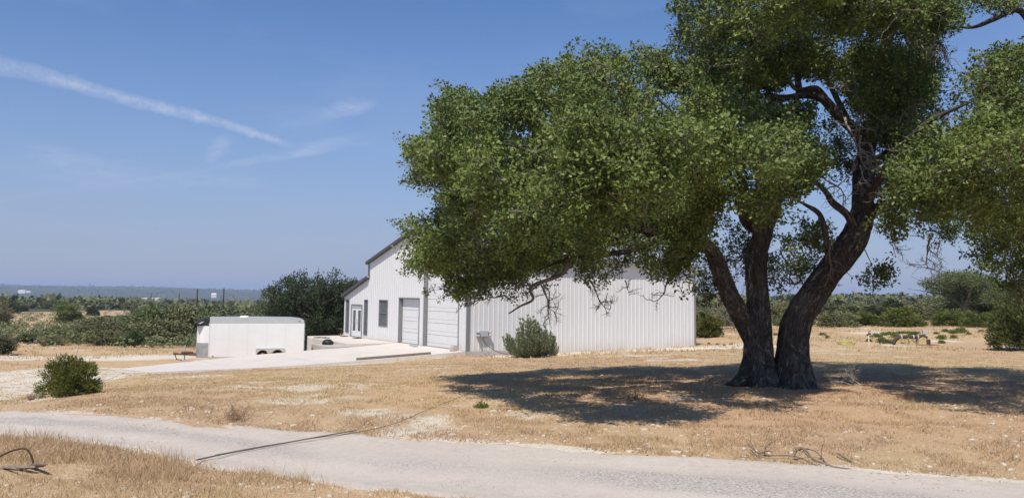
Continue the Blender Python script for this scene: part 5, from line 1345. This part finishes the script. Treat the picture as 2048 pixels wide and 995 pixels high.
# ------------------------------------------------------------------ tufts, stones, sticks
def tuft_mesh(seed, h=.22, r=.38, n=420, mat=M_TUFT):
    rg = np.random.default_rng(seed); d = rg.normal(size=(60, 3)); d /= np.linalg.norm(d, axis=1)[:, None]; d[:, 2] = np.abs(d[:, 2]); k = rg.random((60, 1)) ** .4
    c = d * k * np.array([r, r, h]); V, Fc, rv = leaf_quads(c, n // 60 + 4, .07, .10, .4, .8, .3, rg)
    V[:, 2] = np.maximum(V[:, 2], -.02); return mesh_np('low_shrub', V, Fc, False, {'rnd': ('POINT', rv)})
TM = [tuft_mesh(300 + k) for k in range(3)]
tuf = [(1752, 672, 26, 8), (1763, 682, 22, 11), (1768, 668, 18, 7), (1782, 666, 24, 6), (1805, 664, 30, 6), (1824, 666, 22, 7), (1884, 675, 22, 9), (1884, 684, 16, 7), (1905, 664, 16, 8), (1923, 663, 26, 12), (1908, 673, 16, 7), (1873, 665, 14, 4), (1738, 680, 14, 6), (1645, 668, 16, 6), (1655, 674, 10, 6), (1890, 660, 16, 6), (1938, 666, 14, 4), (1962, 660, 14, 4), (2000, 676, 12, 6), (1832, 664, 16, 5), (1790, 672, 22, 8), (1776, 684, 24, 9), (1552, 667, 12, 5), (1435, 686, 8, 3), (1449, 688, 7, 3), (1418, 686, 8, 4), (1462, 686, 8, 3), (1990, 686, 22, 7), (1700, 683, 10, 4)]
for k, (x, y, wp, hp_) in enumerate(tuf):
    s_ = gpt(x, y + 3); sc = wp * s_[1] / F_PX / .80
    o = link('low_shrub', TM[k % 3], M_TUFT, None, (s_[0], s_[1], s_[2] - .01), k * 1.7); o.scale = (sc, sc, max(.35, hp_ * s_[1] / F_PX / .24))
    wh_ = 'near the workshop corner' if x < 1500 else 'in the oak fork' if x < 1600 else 'just right of the oak trunk' if x < 1715 else 'left of the standpipe' if x < 1745 else 'by the standpipe' if x < 1775 else 'behind the pump hose' if x < 1815 else 'behind the pump' if x < 1865 else 'just right of the pump' if x < 1900 else 'well right of the pump' if x < 1950 else 'near the large juniper'
    tag(o, '%s green clump %s on the dry field %s' % ('wide' if wp > 21 else 'small' if wp > 13 else 'tiny', 'far back' if y < 667 else 'midway' if y < 677 else 'near', wh_), 'shrub', 'low green clumps in the dry field')
s_ = gpt(962, 815); o = link('low_shrub', TM[0], M_TUFT, None, (s_[0], s_[1], s_[2] - .01)); o.scale = (.36, .36, .45)
tag(o, 'single small green tuft on the dry bank left of the oak shade', 'tuft')

def rock_mesh(seed, sub=2, flat=.45):
    bm = bmesh.new(); bmesh.ops.create_icosphere(bm, subdivisions=sub, radius=1)
    for v in bm.verts:
        n_ = mnoise.noise(v.co * 1.1 + Vector((seed * 3.7, 0, 0))); n2_ = mnoise.noise(v.co * 2.6 + Vector((0, seed * 2.1, 0)))
        v.co = v.co * (1 + .45 * n_ + .2 * n2_)
        for ax in (0, 1, 2): v.co[ax] = max(min(v.co[ax], .8), -.85)
        v.co.z *= flat
    me_ = bpy.data.meshes.new('limestone_rock'); bm.to_mesh(me_); bm.free(); return me_
RM = [rock_mesh(k + 1, 1 if k > 2 else 2) for k in range(6)]
rocks = [(385, 820, 12), (690, 875, 18), (705, 870, 14), (753, 856, 16), (838, 848, 14), (765, 870, 14), (905, 870, 18), (930, 853, 10), (1010, 905, 12), (1130, 850, 16), (1105, 880, 10), (1260, 905, 20), (1352, 905, 22), (1372, 903, 14), (1415, 913, 12), (1488, 915, 16), (1610, 815, 13), (1602, 830, 8), (1700, 862, 10), (1725, 865, 12), (1775, 880, 10), (1785, 878, 9), (1984, 850, 16), (2010, 872, 14), (2030, 884, 14), (2023, 941, 16), (1714, 915, 14), (1712, 924, 12), (483, 970, 18), (496, 975, 14), (543, 978, 10), (357, 838, 12), (560, 848, 14), (625, 858, 12), (660, 866, 12), (845, 800, 14), (1370, 800, 16), (1350, 790, 12), (1568, 775, 14), (1180, 836, 10), (1090, 866, 9), (870, 862, 12), (790, 882, 10), (1560, 925, 12), (1000, 822, 9), (945, 880, 12), (830, 885, 9)]
for k, (x, y, wp) in enumerate(rocks):
    s_ = gpt(x, y); r_ = wp * s_[1] / F_PX / 1.7
    o = link('limestone_rock', RM[k % 6], M_LIME, None, (s_[0], s_[1], s_[2] + r_ * .05), k * 2.3); o.scale = (r_, r_ * .8, r_ * .75)
    wh_ = 'in the near verge' if (y > 960 and x < 600) else 'by the oak trunk' if (1480 < x < 1650 and y < 840) else 'in the oak shade' if (y < 810 and x > 1200) else 'left of the green tuft' if x < 500 else 'where the cable climbs the bank' if x < 800 else 'below the green tuft' if x < 980 else 'below the shade tip' if x < 1200 else 'left of the fallen branch' if x < 1500 else 'behind the fallen branch' if x < 1740 else 'toward the right frame edge'
    tag(o, '%s pale limestone rock %s%s' % ('big' if wp >= 17 else 'middling' if wp >= 13 else 'small', wh_, '' if y < 840 and x > 1200 else ', close to the drive' if y > 862 else ', up the bank'), 'rock', 'limestone rocks in the near verge' if y > 960 and x < 600 else 'limestone rocks beyond the drive')
# small stones and drive gravel: uncountable
def scatter(n, fx, base, seed):
    rg = np.random.default_rng(seed); bm = bmesh.new(); bmesh.ops.create_icosphere(bm, subdivisions=1, radius=1)
    for v in bm.verts: v.co *= 1 + .3 * mnoise.noise(v.co * 2 + Vector((seed, 0, 0)))
    bv = np.array([v.co[:] for v in bm.verts]); bf = np.array([[v.index for v in f.verts] for f in bm.faces]); bm.free()
    X, Y, s_ = fx(n, rg); n = len(X); Z = ground_z(X, Y)
    a_ = rg.uniform(0, 6.28, n); ca, sa = np.cos(a_), np.sin(a_); st_ = rg.uniform(.6, 1.3, n)
    q = bv[None] * np.stack([s_ * st_, s_ / st_, s_ * .55], -1)[:, None]
    V = np.stack([q[..., 0] * ca[:, None] - q[..., 1] * sa[:, None] + X[:, None], q[..., 0] * sa[:, None] + q[..., 1] * ca[:, None] + Y[:, None], q[..., 2] + (Z + base)[:, None]], -1)
    Fc = (bf[None] + (np.arange(n) * len(bv))[:, None, None]).reshape(-1, 3)
    return V.reshape(-1, 3), Fc
def f_bank(n, rg):
    D = np.exp(rg.uniform(math.log(7.5), math.log(34), n * 3)); u = rg.uniform(-.62, .62, n * 3); X = u * D
    k = road_k(X, D); den = np.clip(fbm(X * .5, D * .5, 0, 3, 71) * 2.4 - .85, 0.03, 1) + np.clip(1 - np.abs(k + .2) / .6, 0, 1) * .7
    ok = (k < .1) & (rg.random(n * 3) < den); X, D = X[ok][:n], D[ok][:n]
    return X, D, rg.lognormal(math.log(.015), .55, len(X)).clip(.006, .06)
V, Fc = scatter(4200, f_bank, .0, 3)
tag(link('scattered_stones', mesh_np('scattered_stones', V, Fc), M_LIME), 'small pale stones scattered over the dry bank', 'stones', None, 'stuff')
def f_road(n, rg):
    X = rg.uniform(-13, 7, n * 3); t_ = np.clip(rg.normal(.5, .12, n * 3), .02, .98); t_ = np.where(rg.random(n * 3) < .10, rg.random(n * 3), t_)
    f = np.interp(X, _rfx, _rfy); n_ = np.interp(X, _rnx, _rny); Y = n_ + (f - n_) * t_
    ok = rg.random(n * 3) < np.clip(fbm(X * .6, Y * 1.5, 0, 3, 73) * 2.6 - .8, .05, 1); X, Y = X[ok][:n], Y[ok][:n]
    return X, Y, rg.lognormal(math.log(.0095), .45, len(X)).clip(.004, .026)
V, Fc = scatter(12000, f_road, .021, 4)
tag(link('drive_stones', mesh_np('drive_stones', V, Fc), M_GREY_STONE), 'loose grey gravel along the middle of the drive', 'gravel', None, 'stuff')

# dry grass
lgx = gpt(40, 942)
def grass(name, n, Dlo, Dhi, h, wd, seed, ulo=-.66, uhi=.66, filt=None):
    rg = np.random.default_rng(seed); D = np.sqrt(rg.uniform(Dlo ** 2, Dhi ** 2, n * 2)) if Dhi / Dlo < 2.5 else np.exp(rg.uniform(math.log(Dlo), math.log(Dhi), n * 2))
    X = rg.uniform(ulo, uhi, n * 2) * D
    c_ = fbm(X * 2.6, D * 1.8, 0, 4, seed + 1); k = road_k(X, D)
    ok = (k < -.05 + .5 * (c_ - .5)) & (rg.random(n * 2) < np.clip(c_ * 3.6 - 1.15, .08, 1)) & ~((np.abs(X - lgx[0]) < .75) & (np.abs(D - lgx[1]) < .35) & (rg.random(n * 2) < .85))
    dx, dy = X - BO[0], D - BO[1]; lx = dx * SD[0] + dy * SD[1]; ly = dx * FD[0] + dy * FD[1]
    ok &= ~((lx > -17) & (lx < 17) & (ly > -.15) & (ly < 18.5))
    if filt is not None: ok &= filt(X, D, rg)
    X, D, c_ = X[ok][:n], D[ok][:n], c_[ok][:n]; N_ = len(X); Z = ground_z(X, D) - .01
    hh = h * rg.uniform(.35, 1.1, N_) * (.5 + c_); lean = rg.normal(size=(N_, 2)) * .45 * hh[:, None]; a_ = rg.uniform(0, math.pi, N_); ww = wd * (1 + D / 18)
    p = np.stack([X, D, Z], -1); side_ = np.stack([np.cos(a_) * ww, np.sin(a_) * ww * .5, 0 * ww], -1)
    tip_ = p + np.stack([lean[:, 0], lean[:, 1], hh], -1)
    V = np.stack([p - side_, p + side_, tip_], 1).reshape(-1, 3)
    rv = np.repeat(np.clip(rg.normal(.5, .25, N_), 0, 1), 3); rd_ = np.repeat(redf(X, D), 3)
    tag(link(name, mesh_np(name, V, np.arange(3 * N_).reshape(-1, 3), False, {'rnd': ('POINT', rv), 'red': ('POINT', rd_)}), M_GRASS), None, None, None, 'stuff')
    return C.objects[name] if name in C.objects else None
cg = lambda X, D, rg: True
o = grass('dry_grass', 230000, 9, 46, .055, .0038, 81); 
o = grass('verge_grass', 60000, 5.5, 13.5, .065, .003, 82, -.66, .2, lambda X, D, rg: D < np.interp(X, _rnx, _rny) + .1)
o = grass('tall_grass', 8000, 7.5, 13, .19, .0026, 83, -.66, -.05, lambda X, D, rg: (D < np.interp(X, _rnx, _rny) + .1) & (D > np.interp(X, _rnx, _rny) - 1.6) & (rg.random(len(X)) < np.clip((-.16 - X / D) * 2.6 + .04, 0, 1)))
o = grass('field_grass', 90000, 44, 96, .16, .006, 84, -.66, .66, lambda X, D, rg: fbm(X * .35, D * .25, 0, 4, 85) > .46)
for nm, lab in (('field_grass', 'patchy straw coloured grass on the field around the workshop'), ('dry_grass', 'short dry tan grass covering the bank and field'), ('verge_grass', 'dry yellow grass on the near verge of the drive'), ('tall_grass', 'taller wispy dead grass along the near edge of the drive')):
    tag(bpy.data.objects[nm], lab, 'grass')

# fallen branch on the far edge of the drive
def gp2(x, y, up=0.0):
    q = gpt(x, y); q[2] += up; return q
fb0 = gp2(1600, 925); fb = MB()
def rb(*pts): return smooth_path([gp2(x, y, u) - fb0 for x, y, u in pts], 4)
p_ = rb((1497, 906, .10), (1520, 915, .05), (1548, 918, .04), (1585, 920, .05), (1610, 926, .04), (1635, 935, .02)); fb.tube(p_, np.linspace(.010, .009, len(p_)), 6)
p_ = rb((1585, 920, .04), (1597, 920, .14), (1612, 922, .13), (1625, 927, .06), (1640, 934, .05), (1670, 938, .03), (1702, 944, .02)); fb.tube(p_, np.linspace(.019, .008, len(p_)), 6)
p_ = rb((1590, 922, .12), (1610, 918, .12), (1632, 916, .08), (1645, 922, .03), (1655, 933, .02)); fb.tube(p_, np.linspace(.012, .006, len(p_)), 5)
p_ = rb((1500, 900, .12), (1515, 912, .05), (1540, 913, .08)); fb.tube(p_, .008, 4)
p_ = rb((1675, 915, .05), (1690, 920, .03), (1703, 926, .02)); fb.tube(p_, .012, 5)
rgb = np.random.default_rng(3)
for x, y in ((1510, 910), (1530, 916), (1640, 925), (1660, 935), (1620, 922)): dead_spray(gp2(x, y, .04) - fb0, rgb.normal(size=3) * np.array([1, .5, .5]) + np.array([0, 0, .5]), .3, .007, 1, fb, rgb)
tag(fb.build('fallen_branch', M_WOOD, None, loc=fb0), 'forked dead branch lying at the far edge of the gravel drive', 'branch')
fb0 = gp2(1700, 772); fb = MB()
for k in range(5): dead_spray((rgb.normal() * .2, rgb.normal() * .15, .03), (rgb.normal(), rgb.normal() * .4, .6 + .3 * rgb.random()), .55, .013, 2, fb, rgb)
tag(fb.build('brush_pile', M_DEAD, None, loc=fb0), 'tangle of dead grey twigs in the shade right of the oak trunk', 'twigs')
fb0 = gp2(1375, 805); fb = MB(); fb.tube([(-.25, 0, .03), (0, .05, .06), (.28, 0, .04)], [.05, .05, .03], 6)
tag(fb.build('wood_chunk', M_DEAD, None, loc=fb0), 'pale broken piece of wood in the oak shade left of the trunk', 'wood')
# brown weed clumps and a green sprig by the drive
for x, y, sz, lab in ((468, 842, .34, 'bushy brown dead weed clump at the far edge of the drive'), (1270, 800, .22, 'dry brown weed clump in the near edge of the oak shade'), (62, 800, .16, 'small dry weed left of the lone juniper'), (1810, 800, .25, 'brown weed clump in the shade right of the oak')):
    b_ = gp2(x, y); wb = MB()
    wb.tube([(-sz * .1, 0, .0), (sz * .1, 0, .01)], .02, 5)
    for k in range(26): dead_spray((rgb.normal() * sz * .3, rgb.normal() * sz * .2, 0), (rgb.normal() * .6, rgb.normal() * .5, 1), sz * rgb.uniform(.5, 1), .004, 1, wb, rgb)
    tag(wb.build('dead_weed', M_WEED, None, loc=b_), lab, 'weed')
# cables across the drive
pts = [gp2(x, y, .062) for x, y in ((392, 931), (450, 918), (520, 905), (600, 889), (660, 878), (712, 870))]
mb = MB(); o0 = pts[0]; mb.tube(smooth_path([q - o0 for q in pts], 4), .009, 6)
tag(mb.build('black_cable', M_CABLE, None, loc=o0), 'thicker dark cable lying across the gravel drive', 'cable')
pts = [gp2(x, y, .055 if y > 872 else .03) for x, y in ((430, 919), (530, 900), (620, 885), (720, 868), (790, 850), (850, 825), (900, 805), (945, 786))]
mb = MB(); o0 = pts[0]; mb.tube(smooth_path([q - o0 for q in pts], 4), .005, 5)
tag(mb.build('black_cable', M_CABLE, None, loc=o0), 'thin dark cable running from the drive up the dry bank', 'cable')
# log and hoop at the lower left
lg = gp2(40, 942); lo = empty('old_log_pile', lg); tag(lo, 'weathered split logs lying in tall dry grass at the lower left', 'logs')
for k, (x0, y0_, x1, y1_, r_) in enumerate(((-60, 945, 88, 932, .030), (-60, 952, 80, 942, .04), (-40, 938, 70, 934, .022), (-60, 960, 45, 950, .04), (62, 930, 96, 928, .028), (-20, 933, 40, 938, .015))):
    a_, b_ = at(x0, y0_, lg[1] + .03 * k) - lg, at(x1, y1_, lg[1] - .05 * k) - lg
    me, _ = limb_mesh('log', [(*a_, r_), (*((a_ + b_) / 2 + np.array([0, 0, .01])), r_ * .95), (*b_, r_ * .6)], 12, True, 0, 50 + k); link('log', me, M_WOOD, lo)
pts = [at(x, y, lg[1] + .02) for x, y in ((-60, 942), (-20, 922), (5, 909), (25, 900), (45, 896), (55, 899), (63, 912), (70, 936))]
mb = MB(); mb.tube(smooth_path([q - pts[-1] for q in pts], 4), .0095, 7)
tag(mb.build('bent_hoop', M_BROWNPIPE, None, smooth=True, loc=pts[-1]), 'thin brown hoop of bent pipe arching over the logs at lower left', 'hoop')

# ------------------------------------------------------------------ haze
HAZE = True
if HAZE:
    hb = MB().box(-12000, 12000, -12000, 12000, -75, 45)
    g = G('haze_air'); nt_ = g.nt; out = nt_.nodes['Material Output']
    nt_.nodes.remove(g.b)
    pv = nt_.nodes.new('ShaderNodeVolumePrincipled'); pv.inputs['Density'].default_value = 1.4e-4; pv.inputs['Color'].default_value = (.58, .74, 1.0, 1); pv.inputs['Anisotropy'].default_value = .0
    nt_.links.new(pv.outputs[0], out.inputs['Volume'])
    ho = hb.build('haze', g.m); ho['kind'] = 'stuff'; ho['label'] = 'thin summer haze over the valley'; ho['category'] = 'haze'

# ------------------------------------------------------------------ the few remaining shared labels: told apart by their order from the left
_seen = {}
for o in list(SC.objects):
    if o.parent is None and 'category' in o: _seen.setdefault(o['label'], []).append(o)
_ord = ['leftmost', 'second from left', 'third from left', 'fourth from left', 'fifth from left', 'sixth from left', 'seventh from left', 'eighth from left']
for lab, obs in _seen.items():
    if len(obs) > 1:
        obs.sort(key=lambda q: q.location.x / max(q.location.y, 1))
        for q, w_ in zip(obs, _ord if len(obs) > 2 else ['left one', 'right one']):
            t_ = lab + ', ' + w_
            if len(t_.split()) <= 16: q['label'] = t_
